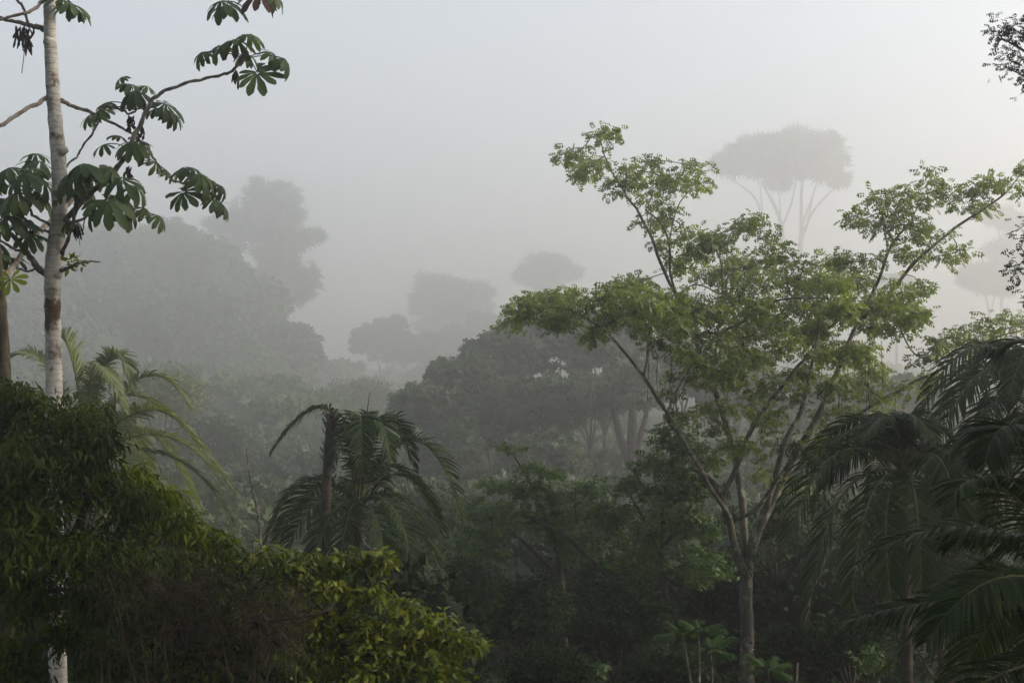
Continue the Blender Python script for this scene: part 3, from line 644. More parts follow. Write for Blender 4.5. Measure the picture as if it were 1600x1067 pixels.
# ---------------------------------------------------------------- palms
def K(**k): return k
palm('dark feathery palm with drooping fronds standing right of the headless palm trunk', None, 22.0, (556, 785), [
    ((556, 775), (512, 640), -.3, (424, 708), -.5, K(n=64, droop=.5)),
    ((553, 785), (478, 752), -.2, (414, 850), -.4),
    ((553, 790), (495, 785), -.6, (440, 880), -.9),
    ((556, 775), (548, 665), -.7, (520, 730), -1.4),
    ((557, 775), (562, 650), -.9, (566, 740), -1.7),
    ((558, 775), (585, 655), -.5, (612, 720), -1.0),
    ((558, 775), (605, 660), .2, (648, 735), .3),
    ((560, 783), (655, 690), 0, (728, 838), -.2, K(n=68, lift=.7, droop=.3)),
    ((560, 788), (640, 790), -.3, (696, 935), -.6, K(n=52)),
    ((560, 790), (618, 800), -.8, (655, 950), -1.2, K(n=52)),
    ((558, 790), (590, 815), -1.1, (600, 915), -1.6),
    ((556, 790), (545, 805), -1.1, (528, 890), -1.7),
    ((555, 790), (520, 800), -1.0, (480, 905), -1.5),
    ((560, 778), (635, 745), .8, (690, 840), 1.2)], .42, 9, (-.05, 0), 4, 2.0, 'palm_dark', .30, .029, 66, lift=.45, jag=.28)
sp = roots[-1]
mb = MB(); a = P(566, 720, 22); mb.tube(np.array([P(560, 775, 22), a, P(572, 655, 21.9), P(578, 612, 21.8)]), [.02, .018, .012, .003], 6); mb.build('spear_leaf', M['palm_dark'], sp)

def dead_palm():
    d = 21.0; s = d/F; b = P(503, 960, d); base = np.array((b[0], b[1], float(gz(b[0], b[1]))))
    t = thing('dead_palm_trunk', 'bare headless palm trunk standing upright just left of the drooping palm', 'dead trunk', base)
    tp = smooth_path(np.array([(*(base-(0, 0, .3)), 9.5*s), (*P(506, 860, d), 8.5*s), (*P(511, 750, d), 8*s), (*P(517, 665, d), 7.5*s), (*P(520, 650, d), 7*s)]), 9)
    tp[:, 3] *= 1+.05*np.sin(np.arange(len(tp))*2.5); mb = MB(); mb.tube(tp[:, :3], tp[:, 3], 12)
    mb.build('trunk', M['palm_bark'], t)
    mb = MB()
    for i in range(90):
        u = R(.35, 1); k = int(u*(len(tp)-1)); a = R(0, 6.28); p = tp[k, :3]+np.array((math.cos(a), math.sin(a), 0))*tp[k, 3]*.95
        mb.tube(np.array([p, p+np.array((math.cos(a)*.05, math.sin(a)*.05, .05)), p+np.array((math.cos(a)*.07, math.sin(a)*.07, .11))]), [.01, .008, .002], 4)
    mb.build('leaf_scars', M['dark_bark'], t)['kind'] = 'stuff'
dead_palm()
def dead_stick():
    d = 17.; b = P(408, 860, d); base = np.array((b[0]+.1, b[1], float(gz(b[0], b[1]))))
    t = thing('dead_sapling', 'thin bare bent stick rising alone into the fog left of the palms', 'dead sapling', base)
    q = smooth_path(np.vstack((base-(0, 0, .2), P(410, 900, d), P(407, 850, d), P(403, 800, d), P(394, 760, d), P(388, 730, d), P(385, 702, d))), 5)
    mb = MB(); mb.tube(q, np.linspace(.022, .006, len(q)), 7); mb.build('stem', M['cec_twig'], t)
dead_stick()

palm('pale yellow-green coconut palm with feathery fronds behind the left foreground trees', None, 30.0, (135, 712), [
    ((135, 705), (172, 560), -.2, (206, 610), -.4, K(spread=.8, droop=.35)),
    ((134, 705), (150, 575), -.9, (195, 640), -1.6, K(droop=.55)),
    ((132, 705), (112, 560), 0, (84, 528), .2, K(spread=.6, droop=.15)),
    ((130, 705), (75, 575), -.2, (12, 560), -.3, K(droop=.3)),
    ((130, 705), (60, 610), -.8, (24, 660), -1.3, K(droop=.7)),
    ((138, 708), (222, 590), 0, (298, 640), 0, K(n=90)),
    ((138, 710), (232, 640), -.7, (310, 700), -1.0, K(n=90)),
    ((140, 715), (255, 680), -.2, (345, 755), -.3, K(n=60)),
    ((140, 718), (270, 715), .3, (366, 820), .4, K(n=84, lm='palm_dark')),
    ((132, 712), (40, 660), .2, (-20, 740), .3),
    ((135, 715), (180, 700), -1.4, (240, 800), -2.2)], .56, 9, (.1, 0), 6, 3.9, 'coco', .28, .040, 100, 'coconut_palm', .018, .55, lift=.35)

palm('dark palm with a full drooping crown right of the spreading tree', None, 17.0, (1412, 735), [
    ((1410, 728), (1330, 675), -.1, (1250, 790), -.2, K(n=52)),
    ((1408, 732), (1300, 715), -.4, (1222, 880), -.6, K(n=54)),
    ((1408, 738), (1312, 780), -.7, (1262, 985), -1.0, K(n=54)),
    ((1410, 740), (1360, 780), -1.0, (1330, 950), -1.5),
    ((1412, 728), (1390, 655), -.4, (1345, 690), -.8),
    ((1412, 726), (1420, 650), -.2, (1462, 690), -.4),
    ((1414, 728), (1462, 665), 0, (1520, 760), 0),
    ((1414, 735), (1470, 720), -.6, (1500, 850), -1.0),
    ((1412, 742), (1430, 780), -.9, (1440, 930), -1.5),
    ((1410, 740), (1385, 800), -1.1, (1395, 960), -1.6),
    ((1410, 728), (1350, 700), .5, (1290, 760), .8),
    ((1415, 735), (1480, 760), 0, (1540, 880), .1)], .40, 9, (.05, 0), 5, 2.0, 'palm_dark', .38, .024, 76, lift=.3)
palm('tall dark palm whose arching fronds reach in at the right edge above the others', None, 18.5, (1625, 640), [
    ((1620, 630), (1530, 540), -.2, (1432, 650), -.4, K(n=56)),
    ((1620, 632), (1545, 575), -.7, (1460, 700), -1.1, K(n=56)),
    ((1620, 625), (1580, 540), .3, (1520, 575), .6),
    ((1620, 640), (1540, 640), -.6, (1480, 790), -.9, K(n=56)),
    ((1622, 645), (1575, 680), -1.1, (1540, 830), -1.6),
    ((1625, 625), (1610, 545), -.6, (1575, 620), -1.2),
    ((1628, 628), (1660, 550), 0, (1740, 620), 0), ((1628, 636), (1690, 620), -.6, (1760, 760), -.8),
    ((1625, 645), (1620, 690), -1.2, (1610, 840), -1.8)], .46, 10, (.1, 0), 6, 2.3, 'palm_dark', .42, .031, 70, lift=.3)
palm('nearest palm, only its long fronds streaming across the lower right corner', None, 8.6, (1760, 1010), [
    ((1760, 1005), (1560, 835), -.1, (1352, 872), -.2, K(n=110)),
    ((1760, 1015), (1560, 940), -.4, (1320, 972), -.6, K(n=110, tint=.2)),
    ((1760, 1000), (1600, 720), .2, (1492, 705), .3, K(n=104)),
    ((1760, 1000), (1650, 600), .4, (1560, 560), .5, K(n=76)),
    ((1760, 1000), (1590, 780), -.5, (1490, 775), -.8, K(n=104, tint=.8)),
    ((1760, 1025), (1600, 1040), -.7, (1440, 1130), -1.0, K(n=70)),
    ((1760, 1000), (1740, 620), -.3, (1690, 590), -.5, K(n=60)),
    ((1760, 1005), (1610, 860), .4, (1470, 850), .7, K(n=104, tint=.2)),
    ((1760, 1010), (1600, 900), -.8, (1450, 1000), -1.1, K(n=104, tint=.35)),
    ((1760, 1000), (1620, 700), -.5, (1540, 720), -.8, K(n=100, tint=.3)),
    ((1765, 1000), (1880, 700), 0, (2050, 820), 0, K(n=60))], .36, 18, (.1, .1), 5, 1.9, 'palm_dark', .36, .019, 104, rr=.011, lift=.25)

# ---------------------------------------------------------------- the spreading tree in the middle distance
D0 = 27.0
UL = [(935, 212, 24, 12), (953, 207, 10, 8), (880, 245, 24, 14), (905, 268, 36, 14), (930, 262, 26, 12), (960, 292, 30, 15), (985, 262, 16, 10), (1015, 252, 26, 9), (1010, 282, 22, 12), (1075, 262, 14, 8), (1050, 285, 34, 15), (1085, 292, 16, 14), (1020, 305, 16, 9), (1042, 340, 17, 26), (1010, 350, 12, 8), (1030, 378, 16, 10)]
TOP = [(1078, 368, 22, 12), (1105, 385, 38, 24), (1135, 372, 22, 16), (1165, 355, 20, 12), (1178, 342, 10, 8), (1195, 372, 18, 9), (1060, 415, 34, 15), (1110, 430, 40, 22), (1155, 410, 40, 18), (1225, 392, 30, 12), (1205, 415, 30, 14), (1250, 412, 18, 8), (1235, 440, 34, 16), (1170, 440, 34, 18)]
MAIN = [(800, 500, 18, 12), (825, 480, 28, 15), (860, 470, 34, 18), (885, 460, 20, 10), (870, 500, 26, 14), (915, 480, 34, 20), (925, 520, 14, 17), (950, 462, 34, 14), (985, 445, 28, 14), (960, 495, 30, 20), (1005, 480, 36, 22), (1000, 515, 26, 14), (1045, 470, 36, 24), (1060, 510, 34, 20), (1095, 485, 34, 22), (1110, 525, 34, 18), (1080, 560, 24, 14), (1140, 480, 34, 20), (1160, 520, 34, 18), (1185, 480, 34, 20), (1210, 510, 34, 18), (1225, 545, 30, 16), (1180, 560, 24, 12), (1250, 480, 38, 20), (1270, 520, 36, 18), (1300, 445, 40, 18), (1310, 410, 28, 14), (1340, 440, 28, 20), (1310, 485, 40, 20), (1350, 500, 36, 20), (1290, 555, 36, 16), (1340, 545, 34, 16), (1375, 475, 34, 20), (1410, 455, 30, 16), (1425, 490, 26, 16), (1395, 515, 30, 15), (1250, 585, 26, 14), (1310, 600, 30, 12), (1370, 580, 26, 12), (1200, 600, 24, 12), (1140, 590, 26, 12)]
UR = [(1345, 345, 18, 14), (1370, 355, 20, 10), (1375, 315, 24, 12), (1395, 335, 26, 12), (1415, 300, 22, 12), (1440, 320, 24, 10), (1460, 282, 24, 12), (1480, 300, 16, 10), (1430, 352, 24, 11), (1455, 370, 26, 10), (1400, 385, 24, 10), (1440, 405, 24, 9), (1470, 400, 14, 7), (1496, 392, 9, 6), (1520, 300, 26, 10), (1550, 288, 28, 11), (1580, 288, 20, 11), (1500, 320, 18, 8), (1605, 262, 10, 10), (1530, 325, 14, 6), (1440, 450, 18, 9), (1370, 405, 18, 8)]
LAT = [(1470, 545, 22, 12), (1495, 528, 24, 11), (1525, 520, 28, 9), (1560, 508, 28, 9), (1595, 508, 26, 9), (1500, 555, 22, 8), (1540, 535, 20, 7), (1440, 560, 18, 9), (1455, 590, 24, 9), (1415, 605, 20, 8), (1330, 640, 24, 11), (1290, 650, 20, 12), (1380, 620, 20, 8), (1205, 655, 24, 12), (1160, 640, 22, 12), (1120, 670, 22, 12), (1225, 690, 18, 12), (1175, 700, 20, 14), (1270, 700, 14, 10), (1100, 600, 24, 14), (1060, 590, 18, 10), (1150, 560, 24, 12), (1230, 620, 22, 12), (1300, 690, 18, 10), (1340, 600, 22, 10), (1195, 740, 16, 12), (1110, 640, 24, 14), (1260, 550, 24, 12), (1060, 550, 20, 12), (1020, 540, 18, 10), (1045, 615, 16, 10), (1070, 650, 20, 12), (1140, 700, 22, 14), (1215, 650, 20, 10), (1180, 620, 24, 10), (1290, 720, 18, 10), (1330, 690, 20, 9), (1380, 650, 18, 9), (1240, 760, 14, 10), (1095, 720, 20, 14)]
def sc_b(L, dd): return [(a, b, c, e, dd+R(-1, 1)*c*.05) for a, b, c, e in L]
blobs = sc_b(UL, .3)+sc_b(TOP, .5)+sc_b(MAIN, 0)+sc_b(MAIN[::2], 1.6)+sc_b(MAIN[1::3], -1.5)+sc_b(UR, -.3)+sc_b(LAT, -.5)
central = hand_tree('spreading_tree', 'tall spreading tree with forked pale trunk and open light-green crown right of centre', 'tree', None, D0,
    [(1166, 1060, 0, 15), (1168, 1000, 0, 13), (1166, 950, 0, 12), (1166, 905, 0, 12), (1171, 868, 0, 11), (1183, 830, 0, 10), (1212, 770, 0, 9), (1242, 712, 0, 7.5), (1278, 652, 0, 6.5), (1300, 600, .1, 5), (1328, 530, .2, 4.2), (1350, 485, .2, 3.6), (1372, 440, .1, 3.2), (1392, 385, 0, 2.4), (1425, 345, 0, 1.8)],
    [[(1160, 890, -.1, 9), (1148, 850, -.2, 8), (1138, 805, -.3, 7), (1124, 768, -.3, 6.5), (1108, 748, -.3, 4.5), (1080, 733, -.3, 3)],
     [(1128, 775, -.3, 5.5), (1148, 738, -.3, 5), (1172, 675, -.3, 4.5), (1212, 618, -.3, 3.8), (1255, 565, -.3, 2.8), (1290, 535, -.3, 1.8)],
     [(1164, 872, .2, 7.5), (1161, 800, .4, 7), (1154, 745, .5, 6.5), (1138, 675, .6, 5.5), (1112, 600, .7, 4.6), (1092, 545, .8, 3.8), (1075, 500, .8, 3.4), (1052, 455, .7, 3.2), (1030, 408, .5, 3), (1010, 355, .4, 2.6), (990, 320, .3, 2.2), (965, 282, .3, 1.7), (945, 245, .3, 1.2), (938, 215, .3, .8)],
     [(1068, 485, .8, 2.6), (1050, 430, .6, 2.4), (1045, 380, .5, 2.1), (1032, 348, .4, 1.8), (1008, 328, .4, 1.2)],
     [(1045, 380, .5, 1.4), (1058, 325, .4, 1.2), (1085, 288, .3, .8)],
     [(1112, 600, .7, 3), (1118, 540, .6, 2.4), (1128, 470, .5, 2), (1128, 420, .5, 1.5), (1120, 390, .5, 1)],
     [(1128, 470, .5, 1.6), (1165, 425, .6, 1.3), (1205, 398, .6, 1)],
     [(1138, 805, -.4, 4.5), (1108, 758, -.8, 4.2), (1085, 718, -1, 4), (1042, 645, -1.1, 3.6), (1006, 590, -1.1, 3), (970, 543, -1, 2.4), (930, 505, -.8, 1.8), (880, 480, -.6, 1.3), (830, 485, -.5, .8)],
     [(1042, 645, -1.1, 2.4), (1062, 600, -1, 2), (1090, 560, -.9, 1.6), (1125, 520, -.8, 1)],
     [(1006, 588, -1.1, 1.8), (1012, 550, -1.1, 1.5), (1016, 510, -1, 1)],
     [(1198, 795, -.3, 6), (1214, 735, -.3, 5.4), (1232, 680, -.3, 5), (1250, 645, -.2, 4.4), (1262, 600, -.1, 3.4), (1275, 540, 0, 2.4), (1280, 480, 0, 1.6)],
     [(1235, 722, 0, 5), (1290, 680, -.3, 4.2), (1348, 644, -.5, 3.6), (1410, 608, -.7, 3), (1467, 578, -.8, 2.5), (1505, 553, -.9, 2), (1550, 530, -1, 1.6), (1600, 515, -1, 1.1)],
     [(1345, 500, .2, 3.4), (1395, 450, -.2, 3.2), (1430, 408, -.4, 3), (1480, 366, -.5, 2.6), (1535, 328, -.6, 2.1), (1575, 300, -.7, 1.5), (1600, 262, -.7, .8)],
     [(1395, 450, -.2, 2), (1440, 400, -.2, 1.3), (1460, 370, -.2, .8)],
     [(1372, 440, .1, 1.9), (1385, 400, .3, 1.5), (1380, 350, .3, 1), (1378, 320, .3, .7)],
     [(1145, 815, 0, 4), (1180, 795, -.3, 4), (1225, 735, -.4, 3.2)]],
    blobs+[(a+R(-.9, .9)*c, b+R(-.9, .9)*e, c*.7, e*.7, f+R(-.5, .5)) for a, b, c, e, f in blobs], 6.4, L_pin, .15, 7, .25, M['mid_leaf'], M['mid_bark'], .0038, flat=.75, droop=.45, up=.5, tv=.35, tint=.5, base=None, k=9, wobble=.015, shell=.0, rmul=.84)

def epiphytes():
    for (x, y, rr) in ((1163, 888, .22), (1172, 862, .14), (1140, 800, .12), (1237, 700, .12), (1125, 765, .1), (1085, 560, .12), (1300, 600, .12), (1044, 648, .08)):
        cs = np.array([P(x, y, D0-.25)+rng.normal(size=3)*rr*.5 for _ in range(7)]); mb = MB()
        cluster(mb, cs, 12, rr*.6, L_long, .13, 1, .3, .3, .3); mb.build('epiphyte', M['under_leaf'], central)
    mb = MB()
    for i in range(16):
        x, y = R(1010, 1420), R(520, 640); a = P(x, y, D0+R(-1, 1)); L = R(.5, 2.2)
        mb.tube(smooth_path(np.array([a, a-(R(-.05, .05), 0, L*.5), a-(R(-.1, .1), 0, L)]), 4), .006, 4)
    mb.build('hanging_vines', M['dark_bark'], central)['kind'] = 'stuff'
epiphytes()

# ---------------------------------------------------------------- bushes and understorey round it
hand_tree('understorey_tree', 'fresh green layered tree between palm and spreading tree, lone sprig at its top', 'tree', None, 29.0,
    [(880, 1060, 0, 7), (880, 950, 0, 6), (870, 860, 0, 4), (850, 800, 0, 3)], [[(875, 900, 0, 3.5), (800, 830, 0, 2.5), (750, 800, 0, 1.5)], [(850, 800, 0, 2), (820, 740, 0, 1.5), (798, 705, 0, .8)], [(950, 900, -.5, 3), (880, 835, -.5, 3), (830, 812, -.5, 2.5)]],
    [(798, 700, 12, 9), (835, 735, 34, 13), (870, 735, 22, 10), (770, 755, 28, 14), (820, 770, 40, 20), (875, 770, 36, 18), (920, 762, 30, 16), (745, 790, 28, 20), (790, 810, 50, 26), (860, 815, 50, 24), (925, 800, 36, 24), (735, 835, 24, 24), (960, 820, 30, 24), (900, 850, 50, 24), (770, 860, 40, 24)],
    4.8, L_pin, .17, 12, .24, M['fresh_leaf'], M['dark_bark'], .005, flat=.5, droop=.2, tv=.35, tint=.45, shell=.3)
hand_tree('understorey_tree', 'dense rounded green tree just left of the forked trunk of the spreading tree', 'tree', None, 28.2,
    [(1040, 1060, 0, 6), (1040, 950, 0, 5), (1035, 850, 0, 4), (1040, 760, 0, 2.5)], [[(1038, 880, 0, 3), (1000, 800, 0, 2), (975, 760, 0, 1.2)], [(1040, 850, 0, 3), (1085, 780, 0, 2), (1100, 730, 0, 1)]],
    [(1050, 668, 26, 16), (1040, 695, 36, 20), (1085, 690, 24, 16), (1010, 725, 36, 20), (1060, 735, 44, 24), (975, 760, 36, 20), (1030, 775, 50, 26), (1095, 760, 34, 26), (960, 800, 36, 20), (1010, 825, 50, 28), (1080, 820, 46, 30), (1000, 880, 60, 30), (1090, 885, 50, 34), (1120, 720, 16, 14)],
    4.8, L_pin, .17, 12, .24, M['fresh_leaf'], M['dark_bark'], .005, flat=.5, droop=.2, tv=.35, tint=.4, shell=.3)
for lab, dd, cr in (
    ('dark bush at the bottom between the glossy shrub and the spreading tree', 25.8, (820, 960, 80, 60)),
    ('dark bush directly left of the lobed plants', 26.7, (960, 970, 80, 60)),
    ('small leafy bush beside the right fork of the spreading tree trunk', 29.7, (1215, 830, 34, 55)),
    ('dark bush behind the foot of the spreading tree', 30.5, (1130, 920, 70, 60)),
    ('dark bush right of the spreading tree trunk under the palm crown', 31.0, (1270, 900, 70, 70)),
    ('dark bush beneath the drooping palm fronds', 24.9, (740, 930, 50, 70)),
    ('dark low bush at the bottom edge under the right palm', 23.2, (1330, 1010, 60, 50)),
    ('dark bush at the bottom edge between trunk foot and leaning stem', 24.5, (1240, 1010, 50, 45)),
    ('dark bush behind the lower stems of the right palms', 25.8, (1480, 960, 90, 90)),
    ('tall dark bush behind the crown of the full drooping right palm', 26, (1470, 830, 80, 70)),
    ('dark bush between the leaning pale stem and the right palm trunk', 24, (1370, 950, 70, 70)),
    ('dark bush in the far lower right corner behind the nearest fronds', 22, (1560, 960, 80, 90)),
    ('dark bush low beside the small lobed plant', 22.4, (1050, 1060, 60, 40)),
    ('dark bush in front of the drooping palm foot', 21.5, (640, 960, 70, 50)),
    ('shaded bush at the bottom edge left of centre', 20.6, (860, 1060, 70, 40))):
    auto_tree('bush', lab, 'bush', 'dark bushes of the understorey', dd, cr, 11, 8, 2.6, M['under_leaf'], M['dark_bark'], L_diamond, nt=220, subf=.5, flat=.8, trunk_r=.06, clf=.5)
for lab, dd, cr in (('small bright green sprig at the bottom edge left of centre', 21, (795, 1062, 22, 16)), ('bright green seedling pair at the bottom edge near centre', 21, (890, 1055, 26, 16)), ('bright green seedling at the bottom edge right of the others', 21, (936, 1052, 18, 16)), ('fresh green bush low between the right palm stems', 19, (1355, 1040, 40, 26)), ('lit fern-like clump in the dark lower left', 10.8, (160, 1000, 30, 22))):
    auto_tree('seedling', lab, 'small plant', 'small bright plants on the forest floor', dd, cr, 4, 12, .9, M['fresh_leaf'], M['stalk'], L_ell, nt=30, subf=.5, flat=1, trunk_r=.012, clf=.5)

# right-edge tree outside the frame with dark sprays hanging in
hand_tree('edge_tree', 'dark small-leaved branches hanging in from beyond the upper right edge', 'tree', None, 15.0,
    [(1720, 1000, 0, 14), (1715, 700, 0, 13), (1700, 400, 0, 11), (1690, 150, 0, 9), (1685, -60, 0, 5)],
    [[(1692, 180, 0, 4), (1650, 120, 0, 3), (1600, 80, 0, 2), (1565, 60, 0, 1)], [(1698, 200, 0, 3), (1640, 150, 0, 2), (1600, 120, 0, 1.3), (1570, 105, 0, .8)], [(1705, 520, 0, 4), (1650, 450, 0, 3), (1610, 410, 0, 2)]],
    [(1562, 58, 16, 8), (1580, 35, 18, 10), (1572, 50, 24, 14), (1600, 50, 24, 20), (1575, 82, 12, 8), (1570, 105, 22, 14), (1600, 110, 26, 20), (1598, 145, 14, 20), (1630, 80, 30, 50), (1602, 355, 12, 20), (1598, 395, 16, 22), (1594, 425, 18, 22), (1604, 455, 14, 20), (1640, 400, 30, 70), (1680, 50, 50, 80), (1700, 250, 60, 80), (1760, 100, 60, 100), (1660, -40, 60, 50)],
    3.6, L_pin, .075, 8, .15, M['under_leaf'], M['dark_bark'], .003, flat=.9, droop=.3, tv=.3, tint=.6, shell=.2)

def leaning_stem():
    d = 27.; b = P(1238, 1040, d); base = np.array((b[0], b[1], float(gz(b[0], b[1]))))
    t = thing('leaning_sapling', 'thin pale leaning stem between the spreading tree and the right palm', 'sapling', base)
    q = smooth_path(np.vstack((base-(0, 0, .2), P(1245, 1000, d), P(1258, 960, d), P(1266, 925, d), P(1285, 880, d), P(1300, 800, d))), 5)
    mb = MB(); mb.tube(q, np.linspace(.07, .03, len(q)), 8); mb.build('trunk', M['mid_bark'], t)
    mb = MB(); cs = np.array([P(R(1265, 1340), R(770, 850), d+R(-.5, .5)) for _ in range(40)])
    for pts, r in grow(q[-8:], np.full(8, .03), cs, .004): mb.tube(pts, r, 4, cap=False)
    mb.build('twigs', M['dark_bark'], t)['kind'] = 'stuff'
    mb = MB(); cluster(mb, cs, 16, .25, L_diamond, .11, .6, .2, .5, .3); mb.build('crown', M['under_leaf'], t)
leaning_stem()

# ---------------------------------------------------------------- dark broad trees half in the fog
G2 = 'dark broad-crowned trees half veiled in fog behind the spreading tree'
for lab, dd, cr, kw in (
    ('fog-veiled rounded crown farthest left in the dark group', 99, (662, 640, 57, 53), {}),
    ('fog-veiled crown second from the left in the dark group, stepping up the slope of crowns', 103, (722, 604, 71, 55), {}),
    ('fog-veiled crown just under the left tip of the spreading tree', 109, (792, 560, 68, 60), dict(splay=1.2)),
    ('fog-veiled topmost crown of the dark group, under the left arm of the spreading tree', 112, (868, 540, 78, 58), dict(splay=1.4)),
    ('fog-veiled crown behind the left arm where it bends down', 110, (945, 544, 73, 54), dict(splay=1.4)),
    ('fog-veiled middle crown directly above the lowest crowns of the dark group', 98, (770, 672, 68, 48), {}),
    ('fog-veiled rounded crown below the gap of bare boughs', 96, (850, 637, 78, 50), {}),
    ('fog-veiled crown left of the thick far trunk', 99, (922, 628, 59, 46), {}),
    ('fog-veiled tree with a thick visible trunk beside the dense rounded green tree', 94, (985, 610, 61, 46), dict(splay=1.5, trunk_r=.6)),
    ('fog-veiled low crown directly right of the drooping palm', 90, (705, 700, 54, 48), {}),
    ('fog-veiled crown seen through the left forks of the spreading tree', 103, (1062, 582, 68, 60), {}),
    ('fog-veiled crown seen through the middle forks of the spreading tree', 101, (1145, 607, 71, 60), {}),
    ('fog-veiled crown behind the right forks of the spreading tree', 103, (1235, 632, 76, 58), {}),
    ('fog-veiled crown left of the gap above the right palm', 105, (1330, 642, 66, 50), {}),
    ('fog-veiled crown in the gap above the right palm', 109, (1410, 632, 71, 53), {}),
    ('fog-veiled low tree behind the top sprig of the green understorey tree', 87, (850, 720, 78, 43), {})):
    auto_tree('broad_tree', lab, 'tree', G2, dd, cr, int(R(24, 32)), 7.5, .95, M['dark_leaf'], M['dark_bark'], L_star, nt=460, subf=R(.3, .36), flat=.8, tv=.4, rtipf=.6, zr=R(1.6, 1.8), zf=.8, **kw)

# ---------------------------------------------------------------- hazy forest on the left hill and in the valley
G3 = 'hazy broad-crowned trees massed on the left hill'
for lab, dd, cr in (
    ('hazy crown on the hilltop directly behind the pale ringed trunk', 352, (60, 455, 94, 75)),
    ('broad hazy crown just right of the pale ringed trunk at the top of the hill', 363, (145, 425, 101, 70)),
    ('highest hazy crown of the left hill', 361, (235, 418, 97, 68)),
    ('hazy crown on the right shoulder of the hilltop', 352, (325, 440, 76, 65)),
    ('hazy crown at the foot of the tall slender hazy tree', 343, (392, 492, 67, 68)),
    ('hazy crown in the upper middle of the left hill', 317, (200, 500, 101, 70)),
    ('hazy crown in the centre right of the left hill mass', 311, (310, 520, 87, 68)),
    ('lowest hazy crown at the right end of the left hill', 316, (450, 570, 63, 73)),
    ('hazy crown low on the left hill behind the coconut fronds', 276, (110, 560, 92, 68)),
    ('hazy crown on the lower right slope of the left hill', 282, (375, 600, 83, 70)),
    ('hazy crown low on the left hill above the bare bent stick', 235, (400, 690, 90, 68)),
    ('hazy crown behind the left-edge mossy trunk', 302, (-20, 530, 87, 78))):
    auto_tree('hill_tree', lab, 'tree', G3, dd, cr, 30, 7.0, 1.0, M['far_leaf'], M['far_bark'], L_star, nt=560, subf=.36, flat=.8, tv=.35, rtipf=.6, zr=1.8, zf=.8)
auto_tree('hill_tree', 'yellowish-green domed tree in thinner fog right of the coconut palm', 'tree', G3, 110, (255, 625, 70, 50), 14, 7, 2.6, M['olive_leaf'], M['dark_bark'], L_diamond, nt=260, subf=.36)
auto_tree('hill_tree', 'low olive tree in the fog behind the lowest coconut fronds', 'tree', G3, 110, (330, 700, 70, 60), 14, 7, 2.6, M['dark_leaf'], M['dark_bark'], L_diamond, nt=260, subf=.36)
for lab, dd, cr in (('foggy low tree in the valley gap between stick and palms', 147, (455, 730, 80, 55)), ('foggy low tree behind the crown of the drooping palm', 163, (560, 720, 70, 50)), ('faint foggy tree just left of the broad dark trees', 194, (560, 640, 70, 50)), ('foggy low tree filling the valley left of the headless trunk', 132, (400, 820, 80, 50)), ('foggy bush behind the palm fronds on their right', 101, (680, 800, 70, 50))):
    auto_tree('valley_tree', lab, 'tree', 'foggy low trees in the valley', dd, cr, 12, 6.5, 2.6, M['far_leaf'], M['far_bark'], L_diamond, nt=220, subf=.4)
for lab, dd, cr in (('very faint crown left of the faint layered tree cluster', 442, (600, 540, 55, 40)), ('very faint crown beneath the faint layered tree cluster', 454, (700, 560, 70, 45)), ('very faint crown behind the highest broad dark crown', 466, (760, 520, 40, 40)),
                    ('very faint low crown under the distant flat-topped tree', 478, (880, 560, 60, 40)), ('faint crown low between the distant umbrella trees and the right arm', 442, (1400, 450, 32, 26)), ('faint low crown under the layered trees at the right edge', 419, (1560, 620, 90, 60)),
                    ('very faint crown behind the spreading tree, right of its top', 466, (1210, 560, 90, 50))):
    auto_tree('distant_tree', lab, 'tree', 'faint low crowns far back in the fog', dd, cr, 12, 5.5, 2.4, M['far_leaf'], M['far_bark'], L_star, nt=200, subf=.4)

def emergent(label, d, trunk, limbs, blobs, dens=3.8, leaf=15, per=6, crad=13, tmpl=L_fan, shell=.2, mk='far_leaf', bk='far_bark'):
    s = d/F; blobs = [(a+R(-.75, .75)*c, b+R(-.8, .7)*e, c*R(.25, .6), e*R(.35, .85), R(-1, 1)*c*s) for a, b, c, e in blobs for _ in range(6)]
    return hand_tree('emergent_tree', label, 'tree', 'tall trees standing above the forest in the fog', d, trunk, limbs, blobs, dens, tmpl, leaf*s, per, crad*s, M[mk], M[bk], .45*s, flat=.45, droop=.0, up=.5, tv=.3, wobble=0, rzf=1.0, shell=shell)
emergent('left one of the two tall umbrella-crowned trees with slender pale trunks in the fog', .88*544,
    [(1222, 620, 0, 5), (1226, 440, 0, 4), (1224, 380, 0, 3.6), (1218, 340, 0, 3), (1205, 312, 0, 2.4), (1190, 285, 0, 1.5)],
    [[(1205, 560, 3, 3.5), (1202, 420, 3, 2.6), (1192, 350, 3, 2), (1180, 310, 3, 1.8), (1150, 285, 3, 1.2), (1128, 272, 3, .8)], [(1192, 345, 3, 1.5), (1188, 290, 3, 1)], [(1222, 355, 0, 2), (1236, 320, 0, 1.6), (1245, 280, 0, 1)], [(1220, 350, 0, 1.6), (1218, 300, 0, 1)]],
    [(1140, 262, 20, 8), (1165, 240, 26, 13), (1190, 262, 32, 10), (1195, 232, 28, 14), (1220, 250, 26, 14), (1135, 255, 14, 6), (1222, 285, 12, 4), (1180, 222, 18, 6)])
